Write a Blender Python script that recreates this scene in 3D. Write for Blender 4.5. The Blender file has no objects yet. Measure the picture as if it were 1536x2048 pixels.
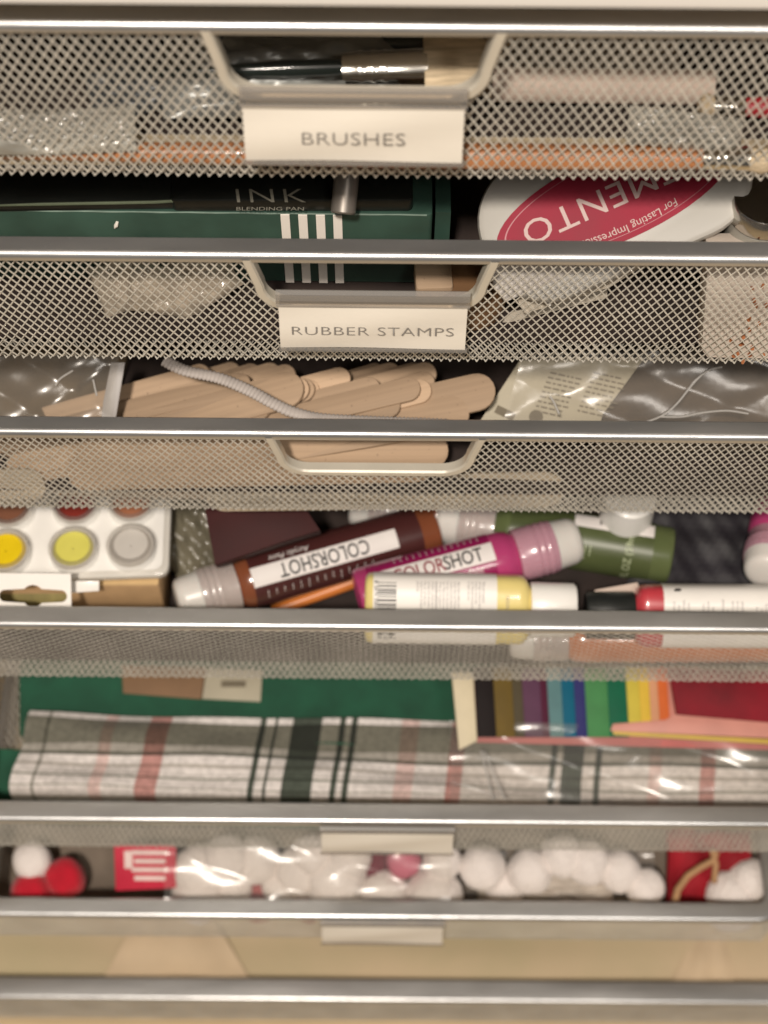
import bpy, bmesh, math, random
import numpy as np
from mathutils import Vector, Matrix

random.seed(7)
RNG = np.random.default_rng(7)
R = math.radians
scene = bpy.context.scene
COL = scene.collection

# ------------------------------------------------------------------ camera, light, exposure
F = 3100.0                                   # focal length in pixels of a 1536 x 2048 picture
PITCH, ROLL = 59.5, 0.45
cam_data = bpy.data.cameras.new('camera')
cam = bpy.data.objects.new('camera', cam_data)
COL.objects.link(cam)
CAM_R = Matrix.Rotation(R(90 - PITCH), 3, 'X') @ Matrix.Rotation(R(ROLL), 3, 'Z')
CAM_P = Vector((0, 0, 1.055))
cam.matrix_world = Matrix.Translation(CAM_P) @ CAM_R.to_4x4()
cam_data.sensor_fit = 'VERTICAL'
cam_data.sensor_height = 36.0
cam_data.lens = 36.0 * F / 2048.0
cam_data.clip_start, cam_data.clip_end = 0.01, 50
cam_data.dof.use_dof = True
cam_data.dof.focus_distance = 0.568
cam_data.dof.aperture_fstop = cam_data.lens / 1000 / 0.0063
scene.camera = cam

world = bpy.data.worlds.new('World')
scene.world = world
world.use_nodes = True
world.node_tree.nodes['Background'].inputs[0].default_value = (1.0, 0.93, 0.85, 1)
world.node_tree.nodes['Background'].inputs[1].default_value = 0.10


def area(name, loc, target, size, power, color):
    d = bpy.data.lights.new(name, 'AREA')
    d.shape, d.size, d.energy, d.color = 'DISK', size, power, color
    o = bpy.data.objects.new(name, d)
    COL.objects.link(o)
    o.location = loc
    o.rotation_euler = (Vector(target) - Vector(loc)).to_track_quat('-Z', 'Y').to_euler()
    return o


area('ceiling_lamp', (-0.16, -0.50, 1.95), (0, 0.3, 0.55), 0.12, 30, (1.0, 0.90, 0.79))
area('ceiling_bounce_fill', (0.55, -0.85, 2.15), (0, 0.3, 0.5), 0.3, 9, (1.0, 0.92, 0.83))  # added fill, stands in for light bounced off the ceiling

scene.view_settings.view_transform = 'Standard'
scene.view_settings.look = 'None'
scene.view_settings.exposure = 0.0
scene.view_settings.gamma = 1.0
scene.view_settings.use_curve_mapping = False
scene.render.engine = 'CYCLES'
scene.cycles.use_denoising = True
scene.cycles.max_bounces = 8
scene.cycles.transparent_max_bounces = 16
scene.cycles.sample_clamp_indirect = 4.0

# ------------------------------------------------------------------ placing helpers
FWD = CAM_R @ Vector((0, 0, -1))


def ray(px, py):
    return CAM_R @ Vector(((px - 768) / F, -(py - 1024) / F, -1.0))


def at_depth(px, py, w):
    return CAM_P + ray(px, py) * w


def at_y(px, py, y):
    d = ray(px, py)
    return CAM_P + d * ((y - CAM_P.y) / d.y)


def at_z(px, py, z):
    d = ray(px, py)
    return CAM_P + d * ((z - CAM_P.z) / d.z)


# ------------------------------------------------------------------ materials
def mat(name, col, rough=0.5, metal=0.0, var=0.12, scale=60.0, bump=0.0, bscale=300.0, trans=0.0, coat=0.0,
        ior=1.45, col2=None, stretch=None, sss=0.0, spec=0.5, sheen=0.0, each=0.0, specks=0.0):
    m = bpy.data.materials.new(name)
    m.use_nodes = True
    nt = m.node_tree
    b = nt.nodes['Principled BSDF']
    c = (*col, 1)
    b.inputs['Roughness'].default_value = rough
    b.inputs['Metallic'].default_value = metal
    b.inputs['IOR'].default_value = ior
    b.inputs['Transmission Weight'].default_value = trans
    b.inputs['Coat Weight'].default_value = coat
    b.inputs['Coat Roughness'].default_value = 0.08
    b.inputs['Specular IOR Level'].default_value = spec
    b.inputs['Sheen Weight'].default_value = sheen
    if sss:
        b.inputs['Subsurface Weight'].default_value = sss
        b.inputs['Subsurface Radius'].default_value = (0.004, 0.003, 0.003)
        b.inputs['Subsurface Scale'].default_value = 1.0
    tc = nt.nodes.new('ShaderNodeTexCoord')
    mp = nt.nodes.new('ShaderNodeMapping')
    nt.links.new(tc.outputs['Object'], mp.inputs['Vector'])
    if stretch:
        mp.inputs['Scale'].default_value = stretch
    n = nt.nodes.new('ShaderNodeTexNoise')
    n.inputs['Scale'].default_value = scale
    n.inputs['Detail'].default_value = 6
    nt.links.new(mp.outputs['Vector'], n.inputs['Vector'])
    ramp = nt.nodes.new('ShaderNodeValToRGB')
    lo = col2 if col2 else tuple(v * (1 - var) for v in col)
    hi = col if col2 else tuple(min(1, v * (1 + var)) for v in col)
    ramp.color_ramp.elements[0].position, ramp.color_ramp.elements[1].position = 0.3, 0.7
    ramp.color_ramp.elements[0].color = (*lo, 1)
    ramp.color_ramp.elements[1].color = (*hi, 1)
    nt.links.new(n.outputs['Fac'], ramp.inputs['Fac'])
    if specks:
        ns = nt.nodes.new('ShaderNodeTexNoise')
        ns.inputs['Scale'].default_value = 420
        ns.inputs['Detail'].default_value = 1
        nt.links.new(tc.outputs['Object'], ns.inputs['Vector'])
        rs = nt.nodes.new('ShaderNodeValToRGB')
        rs.color_ramp.elements[0].position, rs.color_ramp.elements[1].position = 0.73, 0.77
        nt.links.new(ns.outputs['Fac'], rs.inputs['Fac'])
        mxs = nt.nodes.new('ShaderNodeMixRGB')
        mxs.inputs[2].default_value = (*([0.75] * 3 if specks > 0 else [0.05, 0.04, 0.03]), 1)
        ms = nt.nodes.new('ShaderNodeMath')
        ms.operation = 'MULTIPLY'
        ms.inputs[1].default_value = abs(specks)
        nt.links.new(rs.outputs['Color'], ms.inputs[0])
        nt.links.new(ms.outputs[0], mxs.inputs[0])
        nt.links.new(ramp.outputs['Color'], mxs.inputs[1])
        ramp = mxs
    if each:
        oi = nt.nodes.new('ShaderNodeObjectInfo')
        er = nt.nodes.new('ShaderNodeMapRange')
        er.inputs['To Min'].default_value, er.inputs['To Max'].default_value = 1 - each, 1 + each * .4
        nt.links.new(oi.outputs['Random'], er.inputs['Value'])
        mu = nt.nodes.new('ShaderNodeVectorMath')
        mu.operation = 'SCALE'
        nt.links.new(ramp.outputs['Color'], mu.inputs[0])
        nt.links.new(er.outputs['Result'], mu.inputs['Scale'])
        nt.links.new(mu.outputs['Vector'], b.inputs['Base Color'])
    else:
        nt.links.new(ramp.outputs['Color'], b.inputs['Base Color'])
    mr = nt.nodes.new('ShaderNodeMapRange')
    mr.inputs['To Min'].default_value, mr.inputs['To Max'].default_value = max(0.02, rough - 0.08), min(1, rough + 0.08)
    nt.links.new(n.outputs['Fac'], mr.inputs['Value'])
    nt.links.new(mr.outputs['Result'], b.inputs['Roughness'])
    if bump:
        n2 = nt.nodes.new('ShaderNodeTexNoise')
        n2.inputs['Scale'].default_value = bscale
        n2.inputs['Detail'].default_value = 4
        nt.links.new(mp.outputs['Vector'], n2.inputs['Vector'])
        bp = nt.nodes.new('ShaderNodeBump')
        bp.inputs['Strength'].default_value = bump
        bp.inputs['Distance'].default_value = 0.0008
        nt.links.new(n2.outputs['Fac'], bp.inputs['Height'])
        nt.links.new(bp.outputs['Normal'], b.inputs['Normal'])
    return m


def film(name, tint=(0.93, 0.92, 0.9), gloss=0.10, haze_fac=0.12, rough=0.08, bump=0.0):
    """Clear thin plastic: see-through, a little milky, shiny at grazing angles."""
    m = bpy.data.materials.new(name)
    m.use_nodes = True
    nt = m.node_tree
    nt.nodes.remove(nt.nodes['Principled BSDF'])
    out = nt.nodes['Material Output']
    tr = nt.nodes.new('ShaderNodeBsdfTransparent')
    tr.inputs[0].default_value = (*tint, 1)
    df = nt.nodes.new('ShaderNodeBsdfDiffuse')
    df.inputs[0].default_value = (0.75, 0.73, 0.70, 1)
    gl = nt.nodes.new('ShaderNodeBsdfGlossy')
    gl.inputs['Roughness'].default_value = rough
    gl.inputs[0].default_value = (0.8, 0.8, 0.8, 1)
    a = nt.nodes.new('ShaderNodeMixShader')
    a.inputs[0].default_value = haze_fac
    nt.links.new(tr.outputs[0], a.inputs[1])
    nt.links.new(df.outputs[0], a.inputs[2])
    lw = nt.nodes.new('ShaderNodeLayerWeight')
    lw.inputs['Blend'].default_value = 0.25
    ma = nt.nodes.new('ShaderNodeMath')
    ma.operation = 'MULTIPLY_ADD'
    ma.inputs[1].default_value = 0.22
    ma.inputs[2].default_value = gloss * 0.5
    nt.links.new(lw.outputs['Fresnel'], ma.inputs[0])
    b = nt.nodes.new('ShaderNodeMixShader')
    nt.links.new(ma.outputs[0], b.inputs[0])
    nt.links.new(a.outputs[0], b.inputs[1])
    nt.links.new(gl.outputs[0], b.inputs[2])
    if bump:
        tc = nt.nodes.new('ShaderNodeTexCoord')
        n2 = nt.nodes.new('ShaderNodeTexNoise')
        n2.inputs['Scale'].default_value = 55
        n2.inputs['Detail'].default_value = 3
        nt.links.new(tc.outputs['Object'], n2.inputs['Vector'])
        bp = nt.nodes.new('ShaderNodeBump')
        bp.inputs['Strength'].default_value = bump
        bp.inputs['Distance'].default_value = 0.004
        nt.links.new(n2.outputs['Fac'], bp.inputs['Height'])
        nt.links.new(bp.outputs['Normal'], gl.inputs['Normal'])
    nt.links.new(b.outputs[0], out.inputs['Surface'])
    return m


M = {}
M['rim'] = mat('painted_steel_rim', (0.50, 0.50, 0.50), 0.33, 0.85, 0.16, 60, 0.06, 700, stretch=(0.2, 1, 1), specks=.2)
M['mesh'] = mat('painted_steel_mesh', (0.60, 0.57, 0.505), 0.33, 0.25, 0.16, 45)
M['frame'] = mat('handle_frame_metal', (0.56, 0.52, 0.44), 0.30, 0.2, 0.05, 50)
M['white_lam'] = mat('white_laminate', (0.88, 0.86, 0.83), 0.35, 0, 0.02, 8)
M['card'] = mat('label_paper', (0.68, 0.63, 0.55), 0.75, 0, 0.03, 25, 0.05, 700)
M['print'] = mat('grey_print', (0.20, 0.185, 0.17), 0.7, 0, 0.05, 100)
M['black_print'] = mat('black_print', (0.015, 0.013, 0.013), 0.5, 0, 0.05, 100)
M['white_print'] = mat('white_print', (0.72, 0.68, 0.66), 0.5, 0, 0.04, 100)
M['grey_text'] = mat('fine_grey_print', (0.27, 0.25, 0.25), 0.6, 0, 0.05, 100)
M['clear'] = film('clear_film', gloss=0.12, haze_fac=0.10)
M['clip'] = film('clear_label_clip', (0.62, 0.58, 0.53), 0.04, 0.16, 0.4)
M['bag'] = film('clear_bag_film', (0.95, 0.94, 0.92), 0.05, 0.07, 0.20, 0.10)
M['seam'] = film('bag_seam', (0.8, 0.8, 0.8), 0.3, 0.55, 0.15)
M['dark_wall'] = mat('warm_wall', (0.35, 0.30, 0.24), 0.8, 0, 0.05, 5)
M['floor'] = mat('oak_floor', (0.62, 0.47, 0.28), 0.45, 0, 0.12, 14, 0.1, 200, stretch=(1, 12, 12))
M['wood'] = mat('birch_stick', (0.47, 0.335, 0.225), 0.66, 0, 0.10, 60, 0.12, 500, stretch=(0.10, 7, 7), each=.35, spec=.3, specks=-.35)
M['wood_grey'] = mat('grey_wood', (0.45, 0.37, 0.27), 0.65, 0, 0.12, 40, 0.1, 500, stretch=(0.35, 9, 9))
M['orange_wood'] = mat('orange_handle', (0.36, 0.15, 0.06), 0.4, 0, 0.12, 40, stretch=(0.3, 6, 6), coat=0.4)
M['kraft'] = mat('kraft_board', (0.42, 0.27, 0.14), 0.75, 0, 0.10, 90, 0.12, 600)
M['kraft_light'] = mat('light_kraft', (0.58, 0.40, 0.20), 0.6, 0, 0.06, 90)
M['green_tin'] = mat('dark_green_box', (0.030, 0.066, 0.050), 0.42, 0, 0.25, 45, 0.05, 400)
M['stripe'] = mat('cream_stripe', (0.78, 0.73, 0.67), 0.6, 0, 0.03, 60)
M['black_box'] = mat('black_box', (0.006, 0.007, 0.006), 0.35, 0, 0.3, 30)
M['black_cap'] = mat('black_cap', (0.016, 0.018, 0.017), 0.38, 0, 0.2, 60, 0.05, 500)
M['steel'] = mat('polished_steel', (0.62, 0.60, 0.56), 0.16, 1.0, 0.06, 60)
M['pad_white'] = mat('ink_pad_white', (0.38, 0.365, 0.335), 0.34, 0, 0.03, 40)
M['maroon'] = mat('maroon_print', (0.25, 0.010, 0.030), 0.5, 0, 0.12, 50, spec=0.2)
M['white_plastic'] = mat('white_plastic', (0.80, 0.785, 0.75), 0.32, 0, 0.02, 60, coat=0.2)
M['frost'] = mat('frosted_cap', (0.62, 0.54, 0.51), 0.30, 0, 0.08, 60, trans=0.35, coat=0.5, sss=0.3)
M['frost_top'] = mat('milky_cap_top', (0.74, 0.71, 0.67), 0.33, 0, 0.04, 60, trans=0.15, coat=0.4, sss=0.3)
M['frost_pink'] = mat('frosted_pink_cap', (0.62, 0.34, 0.42), 0.28, 0, 0.08, 50, trans=0.25, coat=0.5, sss=0.3)
M['interior'] = mat('shelf_frame', (0.20, 0.19, 0.18), 0.5, 0.3, 0.1, 30)


# ------------------------------------------------------------------ mesh builder
class MB:
    def __init__(self):
        self.v, self.f = [], []

    def add(self, v, f):
        o = len(self.v)
        self.v += [tuple(p) for p in v]
        self.f += [tuple(i + o for i in q) for q in f]

    def box(self, c, s, m=None):
        x, y, z = s[0] / 2, s[1] / 2, s[2] / 2
        v = [Vector((a * x, b * y, d * z)) for d in (-1, 1) for b in (-1, 1) for a in (-1, 1)]
        if m is not None:
            v = [m @ p for p in v]
        v = [p + Vector(c) for p in v]
        self.add(v, [(0, 2, 3, 1), (4, 5, 7, 6), (0, 1, 5, 4), (2, 6, 7, 3), (0, 4, 6, 2), (1, 3, 7, 5)])

    def lathe(self, prof, n=40, sx=1.0, sy=1.0, z_axis=True, cap=True, pw=2.0):
        """prof: list of (z, r) along local Z. pw > 2 squares the section."""
        rings = []
        v = []
        for z, r in prof:
            ring = []
            for i in range(n):
                a = 2 * math.pi * i / n
                ca, sa = math.cos(a), math.sin(a)
                if pw != 2.0:
                    k = (abs(ca) ** pw + abs(sa) ** pw) ** (-1 / pw)
                    ca, sa = ca * k, sa * k
                ring.append(len(v))
                v.append((r * ca * sx, r * sa * sy, z))
            rings.append(ring)
        f = []
        for a, b in zip(rings, rings[1:]):
            for i in range(n):
                j = (i + 1) % n
                f.append((a[i], a[j], b[j], b[i]))
        if cap:
            f.append(tuple(reversed(rings[0])))
            f.append(tuple(rings[-1]))
        self.add(v, f)

    def tube(self, pts, rad, n=12, flat=1.0):
        pts = [Vector(p) for p in pts]
        if not isinstance(rad, (list, tuple)):
            rad = [rad] * len(pts)
        v, rings = [], []
        up = Vector((0, 0, 1))
        for i, p in enumerate(pts):
            t = (pts[min(i + 1, len(pts) - 1)] - pts[max(i - 1, 0)]).normalized()
            s = t.cross(up)
            if s.length < 1e-4:
                s = Vector((1, 0, 0))
            s.normalize()
            u = s.cross(t).normalized()
            ring = []
            for k in range(n):
                a = 2 * math.pi * k / n
                ring.append(len(v))
                v.append(p + s * math.cos(a) * rad[i] + u * math.sin(a) * rad[i] * flat)
            rings.append(ring)
        f = []
        for a, b in zip(rings, rings[1:]):
            for i in range(n):
                j = (i + 1) % n
                f.append((a[i], a[j], b[j], b[i]))
        f.append(tuple(reversed(rings[0])))
        f.append(tuple(rings[-1]))
        self.add(v, f)

    def prism(self, outline, z0, z1, bevel=0.0):
        """Outline (list of xy) extruded in local Z; a chamfer on the top and bottom edge when bevel > 0."""
        n = len(outline)
        if bevel <= 0:
            layers = [(z0, 0), (z1, 0)]
        else:
            layers = [(z0, bevel), (z0 + bevel * .3, bevel * .3), (z0 + bevel, 0), (z1 - bevel, 0), (z1 - bevel * .3, bevel * .3), (z1, bevel)]
        v = []
        for z, ins in layers:
            o = inset(outline, ins) if ins else outline
            v += [(p[0], p[1], z) for p in o]
        f = []
        for k in range(len(layers) - 1):
            for i in range(n):
                j = (i + 1) % n
                f.append((k * n + i, k * n + j, (k + 1) * n + j, (k + 1) * n + i))
        f.append(tuple(reversed(range(n))))
        f.append(tuple(range((len(layers) - 1) * n, len(layers) * n)))
        self.add(v, f)

    def grid(self, P):
        """P: 2D list of points."""
        r, c = len(P), len(P[0])
        v = [p for row in P for p in row]
        f = [(i * c + j, i * c + j + 1, (i + 1) * c + j + 1, (i + 1) * c + j) for i in range(r - 1) for j in range(c - 1)]
        self.add(v, f)

    def mesh(self, name, m, smooth=True, angle=40):
        me = bpy.data.meshes.new(name)
        me.from_pydata(self.v, [], self.f)
        me.materials.append(m)
        if smooth:
            me.polygons.foreach_set('use_smooth', [True] * len(me.polygons))
            try:
                me.set_sharp_from_angle(angle=R(angle))
            except Exception:
                pass
        me.update()
        return me


def inset(o, d):
    n = len(o)
    out = []
    for i in range(n):
        a, b, c = Vector(o[i - 1]), Vector(o[i]), Vector(o[(i + 1) % n])
        e1, e2 = (b - a), (c - b)
        n1 = Vector((-e1.y, e1.x)).normalized()
        n2 = Vector((-e2.y, e2.x)).normalized()
        s = n1 + n2
        s = s / max(0.4, s.length_squared / 2) if s.length > 1e-6 else n1
        out.append((b.x + s.x * d, b.y + s.y * d))
    return out


def rrect(w, h, r, n=7, cx=0, cy=0):
    o = []
    for sx, sy, a0 in ((1, -1, -90), (1, 1, 0), (-1, 1, 90), (-1, -1, 180)):
        for k in range(n + 1):
            a = R(a0 + 90 * k / n)
            o.append((cx + sx * (w / 2 - r) + r * math.cos(a), cy + sy * (h / 2 - r) + r * math.sin(a)))
    return o


def frame_matrix(origin, xdir, zdir, keep_x=False):
    z = Vector(zdir).normalized()
    x = Vector(xdir)
    if keep_x:
        x.normalize()
        z = (z - x * z.dot(x)).normalized()
    else:
        x = (x - z * x.dot(z)).normalized()
    y = z.cross(x)
    m = Matrix((x, y, z)).transposed().to_4x4()
    m.translation = origin
    return m


def thing(name, label, cat, matrix=None, group=None, kind=None):
    o = bpy.data.objects.new(name, None)
    o.empty_display_size = 0.01
    COL.objects.link(o)
    o['label'], o['category'] = label, cat
    if group:
        o['group'] = group
    if kind:
        o['kind'] = kind
    if matrix is not None:
        o.matrix_world = matrix
    return o


def part(name, mb, m, parent, smooth=True, label=None, loc=None, angle=40):
    me = mb if isinstance(mb, bpy.types.Mesh) else mb.mesh(name, m, smooth, angle)
    o = bpy.data.objects.new(name, me)
    COL.objects.link(o)
    o.parent = parent
    if loc is not None:
        o.location = loc
    if label:
        o['label'] = label
    return o


def single(name, mb, m, label, cat, matrix=None, group=None, smooth=True, angle=40):
    o = part(name, mb, m, None, smooth, angle=angle)
    o['label'], o['category'] = label, cat
    if group:
        o['group'] = group
    if matrix is not None:
        o.matrix_world = matrix
    return o


def structure(name, mb, m):
    o = part(name, mb, m, None, False)
    o['kind'] = 'structure'
    return o


def copy_thing(root, matrix, label):
    r = root.copy()
    COL.objects.link(r)
    r.matrix_world = matrix
    r['label'] = label
    for ch in list(root.children):
        c = ch.copy()
        COL.objects.link(c)
        c.parent = r
        for g in list(ch.children):
            d = g.copy()
            COL.objects.link(d)
            d.parent = c
    return r


def text_geo(s, height=0.01, xs=1.0, shear=0.0, bold=0.0, align='CENTER', space=1.0, line=1.0):
    """Letter outlines as flat triangles: (verts xy, faces). height = height of a capital."""
    c = bpy.data.curves.new('lettering', 'FONT')
    c.body = s
    c.size = 1.0
    c.shear = shear
    c.offset = bold
    c.align_x = align
    c.space_character = space
    c.space_line = line
    c.resolution_u = 3
    o = bpy.data.objects.new('lettering', c)
    COL.objects.link(o)
    bpy.context.view_layer.update()
    me = bpy.data.meshes.new_from_object(o.evaluated_get(bpy.context.evaluated_depsgraph_get()))
    bpy.data.objects.remove(o)
    bm = bmesh.new()
    bm.from_mesh(me)
    bpy.data.meshes.remove(me)
    k = height / 0.70
    for v in bm.verts:
        v.co = Vector((v.co.x * k * xs, v.co.y * k, 0))
    return bm


def bm_center(bm):
    xs = [v.co.x for v in bm.verts]
    ys = [v.co.y for v in bm.verts]
    c = Vector(((min(xs) + max(xs)) / 2, (min(ys) + max(ys)) / 2, 0))
    for v in bm.verts:
        v.co -= c
    return bm


def flat_text(parent, s, m, M4, height, name='lettering', **kw):
    bm = bm_center(text_geo(s, height, **kw))
    bm.transform(M4)
    me = bpy.data.meshes.new(name)
    bm.to_mesh(me)
    bm.free()
    me.materials.append(m)
    o = bpy.data.objects.new(name, me)
    COL.objects.link(o)
    o.parent = parent
    return o


def wrap_bm(bm, r, s0, t0, rot=0, sx=1.0, sy=1.0):
    """Bend flat letters (x along the axis, y round it) on a cylinder of radius r about local Z."""
    if rot:
        bm.transform(Matrix.Rotation(R(rot), 4, 'Z'))
    ys = [v.co.y for v in bm.verts]
    y, step = min(ys), r * 0.16
    while y < max(ys):
        y += step
        bmesh.ops.bisect_plane(bm, geom=bm.verts[:] + bm.edges[:] + bm.faces[:], plane_co=(0, y, 0), plane_no=(0, 1, 0))
    for v in bm.verts:
        a = -(v.co.y + t0) / r
        v.co = Vector((r * math.cos(a) * sx, r * math.sin(a) * sy, v.co.x + s0))
    return bm


def wrap_text(parent, s, m, height, r, s0, t0, rot=0, name='lettering', **kw):
    bm = wrap_bm(bm_center(text_geo(s, height, **kw)), r, s0, t0, rot)
    me = bpy.data.meshes.new(name)
    bm.to_mesh(me)
    bm.free()
    me.materials.append(m)
    o = bpy.data.objects.new(name, me)
    COL.objects.link(o)
    o.parent = parent
    return o


def wrap_patch(r, s0, s1, t0, t1, n=24, thick=0.0):
    """A curved label from s0 to s1 along the axis and t0 to t1 round it."""
    mb = MB()
    rows = []
    for s in (s0, s1):
        rows.append([(r * math.cos(-(t0 + (t1 - t0) * k / n) / r), r * math.sin(-(t0 + (t1 - t0) * k / n) / r), s) for k in range(n + 1)])
    mb.grid(rows)
    if thick:
        ri = r - thick
        rows = []
        for s in (s1, s0):
            rows.append([(ri * math.cos(-(t0 + (t1 - t0) * k / n) / r), ri * math.sin(-(t0 + (t1 - t0) * k / n) / r), s) for k in range(n + 1)])
        mb.grid(rows)
    return mb


# ------------------------------------------------------------------ expanded steel mesh
PX, PZ = 0.00328, 0.0050                      # diamond pitch


def expanded(name, w, h, rot=False, hole=None, strand=0.00050, thick=0.00028):
    """Sheet in the local XZ plane, x in [-w/2, w/2], z in [-h, 0]; each strand is a turned steel strip."""
    px, pz = (PZ, PX) if rot else (PX, PZ)
    nx, nz = int(w / (px / 2)), max(2, int(round(h / (pz / 2))))
    ux, uz = px / 2, h / nz
    ii, jj = np.meshgrid(np.arange(nx), np.arange(nz), indexing='ij')
    ii, jj = ii.ravel(), jj.ravel()
    # every cell (i, j) carries one diagonal; the direction alternates
    even = (ii + jj) % 2 == 0
    ax = -w / 2 + np.where(even, ii, ii + 1) * ux
    bx = -w / 2 + np.where(even, ii + 1, ii) * ux
    az = -jj * uz
    bz = -(jj + 1) * uz
    if hole is not None:
        keep = ~np.array([hole((p + q) / 2, (s + t) / 2) for p, q, s, t in zip(ax, bx, az, bz)])
        ax, bx, az, bz, even = ax[keep], bx[keep], az[keep], bz[keep], even[keep]
    n = len(ax)
    last = az < -h + uz * 1.5
    by = np.where(last, uz * 0.8, 0.0)          # the lowest row folds back under the basket
    bz = np.where(last, az - uz * 0.45, bz)
    A = np.stack([ax, np.zeros(n), az], 1)
    B = np.stack([bx, by, bz], 1)
    d = B - A
    L = np.linalg.norm(d, axis=1, keepdims=True)
    d = d / L
    A, B = A - d * 0.00025, B + d * 0.00025
    nrm = np.zeros((n, 3))
    tilt = R(26)
    if rot:
        strand, thick = 0.00052, 0.00020
        nrm[:, 2], nrm[:, 1] = math.sin(-R(25)), -math.cos(R(25))
    else:
        nrm[:, 0], nrm[:, 1] = math.sin(tilt), -math.cos(tilt)
    nrm = nrm - d * (nrm * d).sum(1, keepdims=True)
    nrm /= np.linalg.norm(nrm, axis=1, keepdims=True)
    side = np.cross(d, nrm)
    jit = 1 + 0.06 * RNG.standard_normal((n, 1))
    hw, ht = strand / 2 * jit, thick / 2
    V = []
    for E in (A, B):
        for a, b in ((-1, -1), (1, -1), (1, 1), (-1, 1)):
            V.append(E + side * a * hw + nrm * b * ht)
    V = np.stack(V, 1).reshape(-1, 3)
    base = (np.arange(n) * 8)[:, None]
    q = np.array([[0, 1, 5, 4], [1, 2, 6, 5], [2, 3, 7, 6], [3, 0, 4, 7]])
    Fq = (base[:, :, None] + q[None]).reshape(-1, 4)
    me = bpy.data.meshes.new(name)
    me.vertices.add(len(V))
    me.vertices.foreach_set('co', V.ravel())
    me.loops.add(Fq.size)
    me.loops.foreach_set('vertex_index', Fq.ravel())
    me.polygons.add(len(Fq))
    me.polygons.foreach_set('loop_start', np.arange(len(Fq)) * 4)
    me.update(calc_edges=True)
    me.validate()
    me.materials.append(M['mesh'])
    return me


# ------------------------------------------------------------------ the drawers
# rim bottom at the middle of the picture: (pixel row, camera depth), front height, mesh turned, cut-out, centre pixel
SPEC = {
    1: dict(rw=0.0084, py=71, d=0.435, h=0.0605, rot=False, cut=True, cx=707, w=0.42),
    2: dict(rw=0.0084, py=527, d=0.520, h=0.0590, rot=False, cut=True, cx=741, w=0.42),
    3: dict(rw=0.0084, py=881, d=0.607, h=0.0590, rot=False, cut=True, cx=751, w=0.42),
    4: dict(rw=0.0100, py=1264, d=0.680, h=0.0560, rot=True, cut=False, cx=757, w=0.42),
    5: dict(rw=0.0108, py=1652, d=0.760, h=0.0430, rot=True, cut=False, cx=760, w=0.42),
    6: dict(rw=0.0106, py=1842, d=0.830, h=0.0430, rot=True, cut=False, cx=757, w=0.437),
    7: dict(rw=0.0140, py=2007, d=0.960, h=0.0590, rot=True, cut=False, cx=768, w=0.56),
}
DEPTH = 0.34
for k, s in SPEC.items():
    s['o'] = at_depth(s['cx'], s['py'], s['d'])


def Q(k, px, py, b):
    """Point seen at (px, py) lying b behind the front of drawer k."""
    return at_y(px, py, SPEC[k]['o'].y + b)


def H(k, px, py, h):
    """Point seen at (px, py) lying h above the bottom of drawer k."""
    return at_z(px, py, SPEC[k]['o'].z - SPEC[k]['h'] + h)


def floor_z(k):
    return SPEC[k]['o'].z - SPEC[k]['h'] + 0.001


RIM_H = 0.0034


def rim_mesh(w, RIM_W):
    # profile (outward offset, z): a rounded steel channel
    prof = [(0.0, 0.0), (0.0, RIM_H - 0.0024)]
    for k in range(1, 6):
        a = R(90 * k / 5)
        prof.append((-0.0024 + 0.0024 * math.cos(a), RIM_H - 0.0024 + 0.0024 * math.sin(a)))
    prof += [(-RIM_W + 0.0008, RIM_H), (-RIM_W, RIM_H - 0.0008), (-RIM_W, 0.0012), (-RIM_W + 0.001, 0.0)]
    mb = MB()
    v, n = [], None
    rings = []
    for off, z in prof:
        o = rrect(w + 2 * off, DEPTH + 2 * off, 0.016 + off, 8, 0, DEPTH / 2)
        n = len(o)
        rings.append(list(range(len(v), len(v) + n)))
        v += [(p[0], p[1], z) for p in o]
    f = []
    m_ = len(rings)
    for k in range(m_):
        a, b = rings[k], rings[(k + 1) % m_]
        for i in range(n):
            j = (i + 1) % n
            f.append((a[i], a[j], b[j], b[i]))
    mb.add(v, f)
    return mb.mesh('rim', M['rim'])


CUT_W, CUT_H, CUT_T, CUT_R = 0.0872, 0.0262, 0.0036, 0.0135


def cut_path(off=0.0, n=10):
    """U-shaped line of the handle opening in local xz, moved off towards the outside."""
    wt, wb = CUT_W / 2 + off, CUT_W / 2 - 0.0035 + off
    r = CUT_R + off
    pts = [(-wt, 0.0015)]
    for k in range(n + 1):
        a = R(180 + 90 * k / n)
        pts.append((-wb + r + r * math.cos(a), -CUT_H - off + r + r * math.sin(a)))
    for k in range(n + 1):
        a = R(270 + 90 * k / n)
        pts.append((wb - r + r * math.cos(a), -CUT_H - off + r + r * math.sin(a)))
    pts.append((wt, 0.0015))
    return pts


def handle_frame_mesh():
    mb = MB()
    a, b = cut_path(0.0), cut_path(-CUT_T)
    n = len(a)
    am, bm_ = cut_path(-0.0006), cut_path(-CUT_T + 0.0006)
    loops = [[(p[0], -0.0008, p[1]) for p in a], [(p[0], -0.0018, p[1]) for p in am], [(p[0], -0.0018, p[1]) for p in bm_],
             [(p[0], -0.0010, p[1]) for p in b], [(p[0], 0.0026, p[1]) for p in b], [(p[0], 0.0026, p[1]) for p in cut_path(-CUT_T + 0.0008)],
             [(p[0], 0.0016, p[1]) for p in cut_path(-CUT_T + 0.0008)], [(p[0], 0.0016, p[1]) for p in a]]
    v = [p for l in loops for p in l]
    f = []
    for k in range(len(loops)):
        for i in range(n - 1):
            f.append((k * n + i, k * n + i + 1, ((k + 1) % len(loops)) * n + i + 1, ((k + 1) % len(loops)) * n + i))
    mb.add(v, f)
    return mb.mesh('handle_frame', M['frame'], True, 35)


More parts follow.
